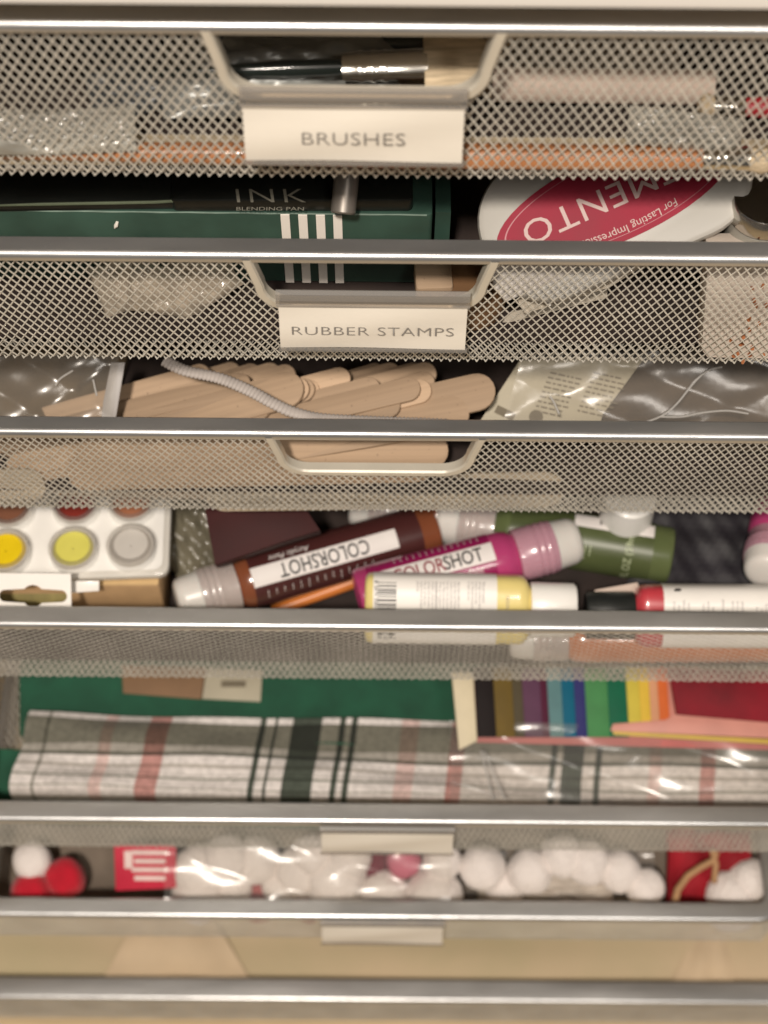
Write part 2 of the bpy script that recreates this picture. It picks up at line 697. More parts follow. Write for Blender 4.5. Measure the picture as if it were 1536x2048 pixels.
def in_cut(x, z):
    wb = CUT_W / 2 - CUT_T / 2 - 0.002
    if abs(x) > wb + 0.0015 or z < -CUT_H + CUT_T / 2:
        return False
    r = CUT_R - CUT_T / 2
    dx, dz = abs(x) - (wb - r), -z - (CUT_H - CUT_T / 2 - r)
    return not (dx > 0 and dz > 0 and dx * dx + dz * dz > r * r)


side_meshes, bottom_meshes = {}, {}
DRAWER_LABEL = {
    1: 'silver mesh drawer with BRUSHES label, just under the white worktop',
    2: 'silver mesh drawer with RUBBER STAMPS label, holding the green box',
    3: 'silver mesh drawer full of wooden craft sticks, its handle opening unlabelled',
    4: 'silver mesh drawer of paint bottles, fine mesh and no handle opening',
    5: 'silver mesh drawer holding the folded plaid fabric and colour swatches',
    6: 'silver mesh drawer filled with white and red craft balls',
    7: 'wide mesh drawer with pale wooden sheets, lowest of the stack',
}
for k, s in SPEC.items():
    w, h = s['w'], s['h']
    root = thing('mesh_drawer', DRAWER_LABEL[k], 'drawer', Matrix.Translation(s['o']), 'mesh drawers in the stack')
    s['root'] = root
    part('rim', rim_mesh(w, s['rw']), None, root)
    part('mesh_front', expanded('mesh_front', w - 0.006, h, s['rot'], in_cut if s['cut'] else None), None, root, loc=(0, 0.0022, 0))
    if s['cut']:
        part('handle_frame', handle_frame_mesh(), None, root, loc=(0, 0.0014, 0))
    key = round(h, 4)
    if key not in side_meshes:
        side_meshes[key] = expanded('mesh_side', DEPTH - 0.01, h, False)
        
    for sx in (-1, 1):
        o = part('mesh_side', side_meshes[key], None, root)
        o.matrix_local = Matrix.Translation((sx * (w / 2 - 0.003), DEPTH / 2, 0)) @ Matrix.Rotation(R(90), 4, 'Z')
    if w not in bottom_meshes:
        bottom_meshes[w] = expanded('mesh_bottom', w - 0.006, DEPTH - 0.006, False)
    o = part('mesh_bottom', bottom_meshes[w], None, root)
    o.matrix_local = Matrix.Translation((0, 0.003, -h)) @ Matrix.Rotation(R(90), 4, 'X')


# ------------------------------------------------------------------ setting
Y_FRONT = SPEC[1]['o'].y
mb = MB()
mb.box((0, Y_FRONT + 0.3, -0.01), (4, 4, 0.02))
structure('floor', mb, M['floor'])
mb = MB()
mb.box((0, Y_FRONT + 0.47, 1.2), (4, 0.02, 2.4))
structure('wall', mb, M['dark_wall'])

wt = at_z(768, 17, SPEC[1]['o'].z + RIM_H + 0.016)
mb = MB()
o_ = rrect(1.2, 0.42, 0.004, 4, 0, 0.21)
mb.prism(o_, 0.0, 0.022, 0.0015)
top = single('worktop', mb, M['white_lam'], 'white laminate worktop lying over the top drawer', 'worktop',
             Matrix.Translation((wt.x, wt.y, wt.z)))

fr = thing('steel_stand', 'grey steel frame carrying the stack of mesh drawers', 'stand',
           Matrix.Translation((SPEC[3]['o'].x, Y_FRONT, 0)))
zt = SPEC[1]['o'].z + RIM_H + 0.0158
for sx in (-1, 1):
    for yy in (0.06, 0.33):
        mb = MB()
        mb.box((sx * 0.300, yy, zt / 2), (0.018, 0.018, zt))
        part('upright', mb, M['interior'], fr, False)
    for k, s in SPEC.items():
        mb = MB()
        mb.box((sx * 0.2875, 0.195, s['o'].z - 0.004), (0.006, 0.27, 0.006))
        part('runner', mb, M['interior'], fr, False)


# ------------------------------------------------------------------ label holders
def label_holder(k, px, py, wpx, hgt, text, tilt, label, th=0.0, xs=1.0, dy=-0.0052, tx=0.0, clip=0.0055, space=1.0):
    p = Q(k, px, py, dy + 0.001)
    wid = 0.0665
    m = Matrix.Translation(p) @ Matrix.Rotation(R(ROLL * 0.4), 4, 'Y') @ Matrix.Rotation(R(tilt), 4, 'X')
    t = thing('label_holder', label, 'label holder', m, 'paper labels clipped on drawers')
    mb = MB()       # clip: a rounded channel hooked over the bar
    sect = [(0.0016, clip), (0.0002, clip + 0.0010), (-0.0012, clip), (-0.0016, clip * .55), (-0.0010, 0.0012), (-0.0013, 0.0),
            (-0.0004, -0.0004), (0.0006, 0.0004), (0.0004, clip * .5), (0.0012, clip - 0.0008)]
    v = [(x, y, z) for x in (-wid / 2, wid / 2) for y, z in sect]
    n = len(sect)
    f = [(i, (i + 1) % n, n + (i + 1) % n, n + i) for i in range(n)] + [tuple(range(n)), tuple(range(2 * n - 1, n - 1, -1))]
    mb.add(v, f)
    part('clip', mb, M['clip'], t, True, angle=25)
    mb = MB()
    rows = []
    N = 12
    for j in range(7):
        z = -hgt * j / 6
        rows.append([((-0.5 + i / N) * (wid - 0.0015), -0.0006 - 0.0006 * math.sin(math.pi * j / 6) + 0.0004 * math.sin(5 * i / N + j), z) for i in range(N + 1)])
    mb.grid(rows)
    mb.grid([[(q[0], q[1] + 0.0003, q[2]) for q in reversed(r)] for r in rows])
    card = part('card', mb, M['card'], t)
    mb = MB()
    for zz in (-hgt - 0.0006,):
        mb.box((0, -0.0009, zz), (wid, 0.0014, 0.0009))
    part('sleeve_edge', mb, M['clip'], t, False)
    if text:
        mm = Matrix.Translation((tx, -0.0021, -hgt * 0.52)) @ Matrix.Rotation(R(90), 4, 'X')
        flat_text(card, text, M['print'], mm, th, xs=xs, space=space, bold=-.012)
    return t


label_holder(1, 707, 213, 450, 0.0190, 'BRUSHES', -10, 'cream label card reading BRUSHES', th=0.0044, xs=1.22, space=1.03)
label_holder(2, 746, 611, 385, 0.0195, 'RUBBER STAMPS', -10, 'cream label card reading RUBBER STAMPS', th=0.0040, xs=1.32, space=1.05)
label_holder(5, 775, 1664, 270, 0.0175, '', -14, 'blank cream label card clipped under the rim of the plaid fabric drawer', dy=-0.003, clip=0.003)
label_holder(6, 765, 1850, 250, 0.0180, '', -14, 'blank cream label card clipped under the rim of the craft ball drawer', dy=-0.003, clip=0.003)


# ------------------------------------------------------------------ drawer 1: brushes
def axis_matrix(a, b, up):
    """Origin at a, local Z from a to b, local X as near to `up` as can be."""
    z = (Vector(b) - Vector(a)).normalized()
    x = Vector(up) - z * Vector(up).dot(z)
    x.normalize()
    m = Matrix((x, z.cross(x), z)).transposed().to_4x4()
    m.translation = a
    return m


TO_CAM = -FWD


def brush(a, b, r, label, handle, bristle, lens, flat=1.0):
    """Paint brush from handle end a to bristle tip b; lens = share of handle and ferrule."""
    L = (Vector(b) - Vector(a)).length
    t = thing('paint_brush', label, 'paint brush', axis_matrix(a, b, TO_CAM), 'paint brushes in the top drawer')
    h, f = L * lens[0], L * lens[1]
    mb = MB()
    mb.lathe([(0, r * .25), (h * .02, r * .45), (h * .3, r * .62), (h * .7, r * 1.0), (h * .92, r * .95), (h, r * .8)], 20)
    part('handle', mb, handle, t)
    mb = MB()
    pr = [(h - 0.001, r * .84)]
    for q in (.15, .3, .45):
        pr += [(h + (f - h) * q, r * .9), (h + (f - h) * (q + .04), r * .99), (h + (f - h) * (q + .08), r * .9)]
    pr += [(f, r * .98)]
    mb.lathe(pr, 20, sy=1.0 + (flat - 1) * .3)
    part('ferrule', mb, M['steel'], t)
    mb = MB()
    mb.lathe([(f - 0.001, r * .85), (f + (L - f) * .4, r * 1.15), (f + (L - f) * .8, r * .9), (L, r * .3)], 24, sy=flat)
    part('bristles', mb, bristle, t)
    return t


M['bristle'] = mat('tan_bristles', (0.50, 0.40, 0.27), 0.8, 0, 0.3, 60, 0.5, 300, stretch=(14, 14, .6))
M['dark_handle'] = mat('dark_handle', (0.014, 0.02, 0.018), 0.3, 0, 0.2, 40, coat=0.4)
M['red_handle'] = mat('red_handle', (0.34, 0.02, 0.03), 0.35, 0, 0.1, 40, coat=0.3)
M['foil'] = mat('grey_pouch', (0.19, 0.195, 0.185), 0.3, 0.2, 0.3, 30, 0.5, 60, stretch=(.4, 2, 1))
M['pale_roll'] = mat('pale_paper_roll', (0.56, 0.45, 0.38), 0.7, 0, 0.08, 40, 0.1, 300)
M['bamboo'] = mat('bamboo_slat', (0.40, 0.33, 0.23), 0.6, 0, 0.12, 30, stretch=(.4, 8, 8))

fz = floor_z(1)
brush(H(1, 300, 146, .020), H(1, 985, 124, .022), 0.0027, 'dark handled flat brush with a steel ferrule, seen in the BRUSHES drawer opening',
      M['dark_handle'], M['bristle'], (.57, .81), 4.2)
brush(H(1, -590, 296, .0065), H(1, 1560, 318, .0065), 0.0042, 'long orange wooden brush lying just behind the front mesh of the top drawer',
      M['orange_wood'], M['bristle'], (.93, .97))
brush(H(1, 2020, 226, .012), H(1, 1395, 212, .012), 0.0036, 'red handled brush at the right of the top drawer', M['red_handle'], M['bristle'], (.86, .95))
brush(H(1, 560, 84, .012), H(1, 1060, 98, .012), 0.0040, 'black stubby brush lying behind the steel ferrule', M['dark_handle'], M['bristle'], (.6, .8), 1.6)
a, b = H(1, 985, 168, .012), H(1, 1425, 176, .012)
mb = MB()
L = (b - a).length
mb.lathe([(0, .0052), (0.0005, .0056), (L - .0005, .0056), (L, .0052)], 28)
single('paper_roll', mb, M['pale_roll'], 'pale pinkish paper roll beside the handle opening of the top drawer', 'paper roll', axis_matrix(a, b, TO_CAM))
a, b = Q(1, -300, 350, .006), Q(1, 1800, 357, .006)
a.z = b.z = fz + 0.001
mb = MB()
mb.box((0, 0, 0), ((b - a).length, .011, .0022))
single('paint_stirrer', mb, M['bamboo'], 'thin tan wooden stirrer along the front of the top drawer floor', 'paint stirrer',
       frame_matrix((a + b) / 2 + Vector((0, .006, 0)), b - a, (0, 0, 1)), smooth=False)


def pouch(name, c, xdir, zdir, w, h, t, m, label, cat, seed=0, amp=1.0):
    """A soft flat packet: a crumpled pillow with a crimped edge."""
    rng = random.Random(seed)
    ph = [rng.uniform(0, 6.28) for _ in range(8)]
    N = 26
    top, bot = [], []
    for j in range(N + 1):
        rt, rb = [], []
        for i in range(N + 1):
            u, v = 2 * i / N - 1, 2 * j / N - 1
            e = max(0, (1 - u ** 4) * (1 - v ** 4))
            wv = amp * (.25 * math.sin(7 * u + ph[0] + 3 * v) + .2 * math.sin(11 * v + ph[1] - 4 * u) + .15 * math.sin(17 * (u + v) + ph[2]))
            z = t * (e ** .6 * (1 + wv)) + .0006
            bend = t * .3 * math.sin(2.2 * u + ph[3])
            rt.append((u * w / 2, v * h / 2, z * .6 + bend))
            rb.append((u * w / 2, v * h / 2, -z * .4 + bend))
        top.append(rt)
        bot.append(list(reversed(rb)))
    mb = MB()
    mb.grid(top)
    mb.grid(bot)
    return single(name, mb, m, label, cat, frame_matrix(c, xdir, zdir), angle=60)


pouch('grey_pouch', H(1, 560, 150, .012), (1, .1, 0), TO_CAM + Vector((0, .3, .3)), .075, .03, .008, M['foil'],
      'shiny dark grey pouch behind the BRUSHES card', 'pouch', 3)
M['kraft_pouch'] = mat('tan_brush_pouch', (0.29, 0.235, 0.165), 0.7, 0, 0.15, 40, 0.3, 120)
pouch('tan_pouch', H(1, 830, 88, .010), (1, -.1, 0), (0, -.4, 1), .062, .034, .008, M['kraft_pouch'],
      'tan cloth pouch at the back of the top drawer opening', 'pouch', 5)
M['clear_case'] = mat('clear_plastic_case', (0.26, 0.25, 0.22), 0.2, 0, 0.25, 50, 0.3, 100, coat=0.5)
pouch('clear_packet', H(1, 110, 262, .014), (1, .05, 0), (0, -.6, 1), .05, .014, .006, M['clear_case'],
      'cloudy clear packet at the left end of the top drawer', 'packet', 8)
pouch('clear_packet', H(1, 1370, 262, .012), (1, -.1, 0), (0, -.6, 1), .036, .012, .005, M['clear_case'],
      'cloudy clear packet below the red brush in the top drawer', 'packet', 11)
M['muslin'] = mat('muslin_bag', (0.24, 0.21, 0.17), 0.85, 0, 0.12, 50, 0.3, 500)
pouch('cloth_bag', H(1, 1170, 96, .014), (1, .05, 0), (0, -.5, 1), .06, .02, .008, M['muslin'],
      'grey beige cloth bag behind the pale paper roll', 'bag', 12)
M['blue_pack'] = mat('slate_packet', (0.055, 0.06, 0.065), 0.35, 0, 0.3, 40, 0.3, 90)
pouch('dark_packet', H(1, 320, 120, .012), (1, .3, 0), (0, -.5, 1), .05, .03, .008, M['blue_pack'],
      'slate grey packet left of the handle opening in the top drawer', 'packet', 13)

# ------------------------------------------------------------------ drawer 2: rubber stamps
fz = floor_z(2)
B2 = .037
tr_, br_ = Q(2, 865, 430, B2), Q(2, 862, 566, B2)
tl_ = Q(2, 60, 437, B2)
hx = (tr_ - tl_)
hx.z = 0
hgt2 = tr_.z - br_.z
wid2 = .205
yaw = Vector((1, -0.004, 0)).normalized()
org = Vector((tr_.x, tr_.y, br_.z))
m = frame_matrix(org, yaw, (0, 0, 1))
t = thing('green_box', 'long dark green box with four cream stripes in the RUBBER STAMPS drawer', 'box', m)
mb = MB()
mb.prism(rrect(wid2, .062, .0015, 3, -wid2 / 2, .031), 0, hgt2, .0006)
part('body', mb, M['green_tin'], t)
mb = MB()
mb.box((.004, .033, hgt2 * .47), (.0055, .058, hgt2 * .9))
part('sleeve_end', mb, M['green_tin'], t, False)
sw = .0032
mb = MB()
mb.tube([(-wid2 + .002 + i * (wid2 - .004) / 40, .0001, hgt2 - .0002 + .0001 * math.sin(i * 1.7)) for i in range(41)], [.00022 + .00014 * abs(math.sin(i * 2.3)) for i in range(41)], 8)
part('pale_edge', mb, mat('pale_tin_edge', (0.15, 0.21, 0.175), .4, 0, .3, 90), t)  # thin lighter strip along the top front edge
for px in (572, 607, 642, 676):
    p = Q(2, px, 457, B2)
    lx = (m.inverted() @ p).x
    mb = MB()
    mb.box((lx, -.00035, hgt2 / 2), (sw, .0007, hgt2 - .0004))
    part('stripe', mb, M['stripe'], t, False)
p = Q(2, 231, 452, B2 - .0004)
l = m.inverted() @ p
mb = MB()
mb.tube([(l.x - .0006, -.0003, l.z - .0018), (l.x + .0002, -.0006, l.z), (l.x + .0008, -.0003, l.z + .0016)], [.0003, .0008, .0005], 8)
part('paint_chip', mb, M['stripe'], t)
# black box lying open behind it
z2 = org.z + hgt2
p0 = at_z(250, 402, z2 + .003)
m2 = frame_matrix(Vector((at_z(540, 395, z2 + .002).x, org.y + .0168, z2 + .0006)), (1, .01, 0), (0, -.02, 1))
t = thing('black_ink_box', 'flat black box printed INK lying on the green box', 'box', m2)
mb = MB()
mb.prism(rrect(.086, .05, .002, 4, .008, .009), 0, .006, .0006)
part('body', mb, M['black_box'], t)
M['pale_foil'] = mat('dull_gold_print', (0.20, 0.19, 0.155), 0.4, 0, 0.1, 100)
pi = m2.inverted() @ at_z(541, 390, z2 + .0075)
flat_text(t, 'INK', M['pale_foil'], Matrix.Translation((pi.x, pi.y + .0005, .0063)), .0064, xs=1.5, shear=-.1, space=1.2, bold=-.008)
flat_text(t, 'BLENDING PAN', M['pale_foil'], Matrix.Translation((pi.x, pi.y - .0055, .0063)), .0016, xs=1.5)
m3 = frame_matrix(Vector((at_z(200, 400, z2).x, org.y + .0164, z2 + .0008)), (1, .03, .015), (0, -.02, 1))
t = thing('black_folder', 'thin black folder with a pale worn edge on top of the green box', 'folder', m3)
mb = MB()
mb.prism(rrect(.088, .06, .004, 5, 0, .014), 0, .004, .0008)
part('cover', mb, M['black_box'], t)
M['edge_highlight'] = mat('green_edge_highlight', (0.10, 0.12, 0.075), 0.4, 0, 0.3, 40)  # highlight on the folder edge, painted as a thin pale tube
mb = MB()
mb.tube([(-.042, -.0160, .0035), (-.02, -.0161, .0040), (.02, -.0161, .0042), (.035, -.0155, .0044), (.0415, -.0125, .0045)], [.0003, .0006, .0006, .0005, .0003], 8)
part('pale_edge', mb, M['edge_highlight'], t)
a = at_z(686, 428, z2 + .0085)
b = a + Vector((.004, .032, .028))
mb = MB()
L = (b - a).length
mb.lathe([(0, .0038), (.0006, .0044), (L, .0044)], 24)
single('silver_tube', mb, mat('brushed_tube', (0.20, 0.18, 0.16), 0.42, 0.5, 0.08, 30, stretch=(8, 8, .3)), 'dull silver tube standing out behind the green box stripes', 'tube', axis_matrix(a, b, TO_CAM))

# ink pad: white oval-cornered case with a maroon band
c = at_z(1228, 398, SPEC[2]['o'].z - .010)
m = frame_matrix(c, Vector((.90, .46, .0)) , Vector((-.10, -.62, 1)))
t = thing('ink_pad', 'white ink pad case with a maroon MEMENTO oval, lying tilted behind the rim', 'ink pad', m)
PWH, PHH = .098, .052
mb = MB()
mb.prism(rrect(PWH, PHH, .0225, 10), -.004, .0035, .0022)
part('lid', mb, M['pad_white'], t)
mb = MB()
mb.prism(rrect(PWH * .95, PHH * .93, .0215, 10, 0, -.0005), -.0125, -.0044, .002)
ribs = MB()
base_ = part('base', mb, M['pad_white'], t)
for i in range(26):
    ribs.box((-PWH * .36 + i * PWH * .72 / 25, -PHH * .465, -.0085), (.0011, .0012, .005))
part('grip_ribs', ribs, M['pad_white'], t, False)
el = [(PWH * .455 * math.cos(2 * math.pi * i / 48), PHH * .30 * math.sin(2 * math.pi * i / 48)) for i in range(48)]
mb = MB()
mb.prism(el, .0035, .0039)
oval = part('oval_print', mb, M['maroon'], t, False)
M['maroon_pale'] = mat('pale_maroon', (0.34, 0.10, 0.12), 0.4, 0, 0.06, 60)
mb = MB()
ring = []
for i in range(97):
    a = 2 * math.pi * i / 96
    ring.append((PWH * .425 * math.cos(a), PHH * .262 * math.sin(a), .0040))
rr = []
for s_ in (1.0, .985):
    rr.append([(p[0] * s_, p[1] * s_, p[2]) for p in ring])
mb.grid(rr)
part('ring_print', mb, M['maroon_pale'], oval, False)
rot180 = Matrix.Rotation(R(180), 4, 'Z')
M['pink_print'] = mat('pale_print', (0.46, 0.33, 0.31), 0.5, 0, 0.04, 60)
flat_text(oval, 'MEMENTO', M['pink_print'], Matrix.Translation((0, .0005, .0041)) @ rot180, .0085, xs=1.15, space=1.08)
# curved line of text under the word
bmt = bm_center(text_geo('For Lasting Impressions', .0028, xs=1.05))
for v in bmt.verts:
    a = v.co.x / (PWH * .36)
    rad = 1 - (v.co.y) / (PHH * .225)
    v.co = Vector((-PWH * .36 * math.sin(a), -(PHH * .222 * math.cos(a)) - v.co.y * 1.0, .0041))
me = bpy.data.meshes.new('lettering')
bmt.to_mesh(me)
bmt.free()
me.materials.append(M['pink_print'])
o = bpy.data.objects.new('lettering', me)
COL.objects.link(o)
o.parent = oval


# jar with shiny lid at the right
c = at_z(1535, 398, SPEC[2]['o'].z - .004)
t = thing('small_jar', 'small jar with a shiny steel lid at the right edge behind the ink pad', 'jar', Matrix.Translation(Vector((c.x, c.y, fz))))
mb = MB()
hj = c.z - fz
mb.lathe([(0, .010), (.001, .0115), (hj - .009, .0115), (hj - .008, .0105), (hj - .002, .0105)], 32)
part('body', mb, M['clear_case'], t)
mb = MB()
mb.lathe([(hj - .008, .0118), (hj - .0075, .0123), (hj - .001, .0123), (hj, .0115), (hj + .0002, .004)], 32)
part('lid', mb, M['steel'], t)


def block(k, c, dims, ang, tilt, m, label, name='wooden_block', cat='wood block', bev=.0006):
    mb = MB()
    mb.prism(rrect(dims[0], dims[1], .0012, 3), 0, dims[2], bev)
    mm = Matrix.Translation(c) @ Matrix.Rotation(R(ang), 4, 'Z') @ Matrix.Rotation(R(tilt), 4, 'X')
    return single(name, mb, m, label, cat, mm)


c = Q(2, 867, 578, .022)
block(2, Vector((c.x, c.y + .005, c.z - .006)), (.0135, .014, .009), 3, 0, M['wood'], 'pale square wooden stamp block at the lower right of the green box')
M['brown_leather'] = mat('brown_round_stamp', (0.16, 0.085, 0.04), 0.5, 0, 0.2, 40)
c = H(2, 935, 565, .018)
mb = MB()
mb.lathe([(0, .012), (.002, .0145), (.014, .0145), (.017, .0125), (.018, .004)], 32)
single('round_stamp', mb, M['brown_leather'], 'brown round stamp seen at the right end of the handle opening', 'stamp',
       Matrix.Translation(Vector((c.x, c.y + .004, fz))) @ Matrix.Rotation(R(8), 4, 'Y'))
# crystal-like block stamps behind the mesh on the left
M['sparkle'] = mat('clear_resin_blocks', (0.47, 0.40, 0.32), 0.15, 0, 0.35, 90, 0.6, 120, coat=0.6)
for i, (px, py, dx, dy, ang, lab) in enumerate([
        (250, 612, .026, .020, 24, 'cloudy resin stamp block, leftmost behind the mesh under the green box'),
        (318, 632, .024, .018, -12, 'cloudy resin stamp block in the middle of the three under the green box'),
        (388, 610, .028, .022, 34, 'cloudy resin stamp block nearest the RUBBER STAMPS card')]):
    c = H(2, px, py, .010)
    pouch('resin_block', c + Vector((0, .012, 0)), (math.cos(R(ang)), math.sin(R(ang)), .1), (0, -.7, 1), dx, dy, .011, M['sparkle'], lab, 'resin block', 20 + i, .7)
# pale sheets of foam on the right
M['foam_grey'] = mat('grey_foam_sheet', (0.50, 0.47, 0.44), 0.7, 0, 0.06, 60)
M['foam_beige'] = mat('beige_card_sheet', (0.55, 0.49, 0.40), 0.7, 0, 0.06, 60)


def slab(k, pts, b, thick, m, label, name, cat, tilt=.5):
    """Sheet with the outline seen in pixels, on a plane leaning back by `tilt` from the point b behind the front."""
    c0 = sum((Vector((p[0], p[1])) for p in pts), Vector((0, 0))) / len(pts)
    o0 = Q(k, c0.x, c0.y, b)
    nz = Vector((0, -math.cos(tilt), math.sin(tilt)))
    mm = frame_matrix(o0, (1, 0, 0), nz)
    inv = mm.inverted()
    out = []
    for px, py in pts:
        d = ray(px, py)
        tt = (o0 - CAM_P).dot(nz) / d.dot(nz)
        q = inv @ (CAM_P + d * tt)
        out.append((q.x, q.y))
    ar = sum(out[i - 1][0] * out[i][1] - out[i][0] * out[i - 1][1] for i in range(len(out)))
    if ar < 0:
        out.reverse()
    mb = MB()
    mb.prism(out, -thick, 0, min(.0003, thick * .3))
    return single(name, mb, m, label, cat, mm)


slab(2, [(990, 500), (1150, 505), (1150, 545), (1010, 605), (985, 570)], .014, .0016, M['foam_grey'],
     'light grey foam sheet slanting behind the mesh right of the handle opening', 'foam_sheet', 'foam sheet', .7)
slab(2, [(1035, 600), (1060, 555), (1290, 500), (1330, 505), (1220, 575), (1050, 628)], .020, .0016, M['foam_beige'],
     'beige card sheet slanting below the grey foam sheet', 'card_sheet', 'card sheet', .7)
slab(2, [(1000, 650), (1020, 625), (1215, 578), (1215, 596)], .024, .0012, M['foam_beige'],
     'narrow beige card strip under the slanting card sheet', 'card_strip', 'card strip', .7)
M['speckle'] = mat('speckled_paper_bag', (0.57, 0.50, 0.43), 0.7, 0, 0, 70, 0.2, 200, col2=(0.50, 0.43, 0.37))
t = slab(2, [(1418, 500), (1640, 500), (1640, 720), (1415, 715), (1403, 700)], .010, .012, M['speckle'],
         'beige packet with rusty spots at the right end of the stamp drawer', 'spotted_packet', 'packet', .35)
M['rust'] = mat('rust_spots', (0.36, 0.13, 0.05), 0.7, 0, 0.2, 60)
rng = random.Random(4)
mb = MB()
for i in range(34):
    x, y = rng.uniform(-.006, .02), rng.gauss(-.004, .012)
    mb.prism([(x + .0007 * math.cos(a) * rng.uniform(.6, 1.5), y + .0011 * math.sin(a)) for a in np.linspace(0, 6.28, 9)[:-1]], .0001, .0004)
part('rust_spots', mb, M['rust'], t, False)

# ------------------------------------------------------------------ drawer 3: craft sticks
fz = floor_z(3)

M['floor_shade'] = mat('painted_floor_shade', (0.030, 0.020, 0.017), 0.85, 0, 0.3, 40)  # added sheets that paint the shade inside the drawers dark brown
for k_, lb_ in ((1, 'dark brown sheet added as shade on the floor of the top drawer'), (2, 'dark brown sheet added as shade on the floor of the stamp drawer'),
                (3, 'dark brown sheet added as shade under the craft sticks'), (4, 'dark brown sheet added as shade under the paint bottles')):
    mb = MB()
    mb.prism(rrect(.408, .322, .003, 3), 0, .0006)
    single('shade_sheet', mb, M['floor_shade'], lb_, 'liner', Matrix.Translation((SPEC[k_]['o'].x, SPEC[k_]['o'].y + .172, floor_z(k_) - .0002)))


def stick_outline(L, w, n=10):
    r = w / 2
    o = []
    for k in range(n + 1):
        a = R(-90 + 180 * k / n)
        o.append((L - r + r * math.cos(a), r * math.sin(a)))
    for k in range(n + 1):
        a = R(90 + 180 * k / n)
        o.append((r + r * math.cos(a), r * math.sin(a)))
    return o


STICK = {}


def stick(a, b, nrm, w=.0160, th=.0021, m='wood', lab='pale wooden craft stick in the slanting pile behind the drawer rim', grp='craft sticks in the slanting pile'):
    L = .155
    key = (m, w)
    if key not in STICK:
        mb = MB()
        mb.prism(stick_outline(L, w), -th, 0, .00035)
        STICK[key] = mb.mesh('craft_stick', M[m], True, 35)
    d = (Vector(b) - Vector(a)).normalized()
    # b is the visible rounded tip
    mm = frame_matrix(Vector(b) - d * L, d, nrm, True)
    o = bpy.data.objects.new('craft_stick', STICK[key])
    COL.objects.link(o)
    o.matrix_world = mm
    o['label'], o['category'], o['group'] = lab, 'craft stick', grp
    return o


UPN = Vector((0, -.25, 1)).normalized()
# (tip px, tip py, toward px, toward py, height over the drawer floor)
rng = random.Random(9)
SL = [(990, 775, 560, 872, .047, 'craft stick with the rightmost rounded tip in the slanting pile'),
      (938, 822, 600, 880, .042, 'craft stick with its tip just below the rightmost tip, close to the rim'),
      (868, 758, 560, 848, .041, None), (862, 776, 520, 866, .044, None),
      (872, 742, 560, 820, .036, None), (850, 742, 500, 822, .033, None),
      (800, 742, 440, 836, .029, None), (770, 742, 420, 846, .026, None),
      (606, 770, 250, 868, .040, 'craft stick with a rounded tip under the ribbed grey cord'),
      (617, 772, 260, 874, .0378, None), (628, 773, 270, 880, .0356, None), (638, 775, 275, 886, .0334, None),
      (590, 745, 230, 850, .030, None), (560, 742, 200, 846, .027, None), (520, 742, 160, 850, .024, None),
      (480, 740, 120, 845, .021, None), (690, 770, 380, 852, .030, None), (720, 800, 340, 872, .032, None), (560, 775, 200, 868, .0365, None), (500, 762, 140, 850, .034, None), (455, 772, 110, 860, .031, None), (420, 745, 60, 845, .0275, None), (540, 812, 190, 900, .033, None), (840, 772, 480, 858, .0455, None), (800, 806, 420, 890, .041, None), (760, 772, 400, 862, .039, None), (700, 752, 340, 846, .037, None), (720, 826, 380, 886, .029, None)]
for px, py, qx, qy, h, lab in SL:
    b = H(3, px, py, h)
    bt = b.y - SPEC[3]['o'].y
    a = Q(3, qx, qy, bt - min(.0195, bt - .016) * abs(px - qx) / 800)
    if lab is None:
        stick(a, b, UPN + Vector((rng.uniform(-.05, .05), rng.uniform(-.22, .16), 0)), w=.0102)
    else:
        stick(a, b, UPN + Vector((0, rng.uniform(-.15, .1), 0)), lab=lab)
# sticks standing on edge right behind the front mesh
def front_stick(x0, y0, x1, y1, b, lab, m='wood', nz=.8, w=.0160):
    a, c = Q(3, x0, y0, b), Q(3, x1, y1, b)
    stick(a, c, Vector((0, -1, nz)), w=w, m=m, lab=lab, grp='craft sticks against the front mesh')


front_stick(200, 908, 897, 902, .016, 'bright craft stick seen through the handle opening, upper of the two')
front_stick(90, 948, 868, 928, .013, 'craft stick ending behind the lower edge of the handle opening')
front_stick(600, 968, 90, 958, .0195, 'craft stick pointing to the left behind the front mesh')
front_stick(500, 988, 1128, 980, .0150, 'greyish craft stick with its tip right of the handle opening, low behind the mesh', 'wood_grey')
front_stick(-300, 985, 90, 972, .012, 'greyish craft stick at the left end of the front mesh', 'wood_grey')

# ribbed cord
pts = [(330, 722, .052), (370, 741, .0525), (440, 757, .0525), (500, 782, .0525), (545, 806, .0525), (585, 824, .052), (640, 837, .051), (720, 842, .050), (800, 845, .049), (900, 849, .047)]
P3 = [H(3, x, y, h) for x, y, h in pts]
dense = []
for i in range(len(P3) - 1):
    p0, p1, p2, p3 = P3[max(i - 1, 0)], P3[i], P3[i + 1], P3[min(i + 2, len(P3) - 1)]
    for k in range(24):
        u = k / 24
        dense.append(.5 * ((2 * p1) + (p2 - p0) * u + (2 * p0 - 5 * p1 + 4 * p2 - p3) * u * u + (3 * p1 - p0 - 3 * p2 + p3) * u ** 3))
acc, res, step = 0, [dense[0]], .00042
for p, q in zip(dense, dense[1:]):
    d = (q - p).length
    while acc + d >= step:
        p = p + (q - p) * ((step - acc) / d)
        d = (q - p).length
        acc = 0
        res.append(p)
    acc += d
mb = MB()
mb.tube(res, [.0027 * (1.0 if i % 4 in (0, 1) else .80 if i % 4 == 2 else .92) for i in range(len(res))], 14, .55)
M['cord'] = mat('pale_ribbed_cord', (0.40, 0.36, 0.335), 0.6, 0, 0.08, 120)
single('ribbed_cord', mb, M['cord'], 'pale grey ribbed cord winding over the craft sticks', 'cord', angle=80)
M['tape'] = mat('grey_tape', (0.30, 0.28, 0.27), 0.45, 0, 0.08, 60)
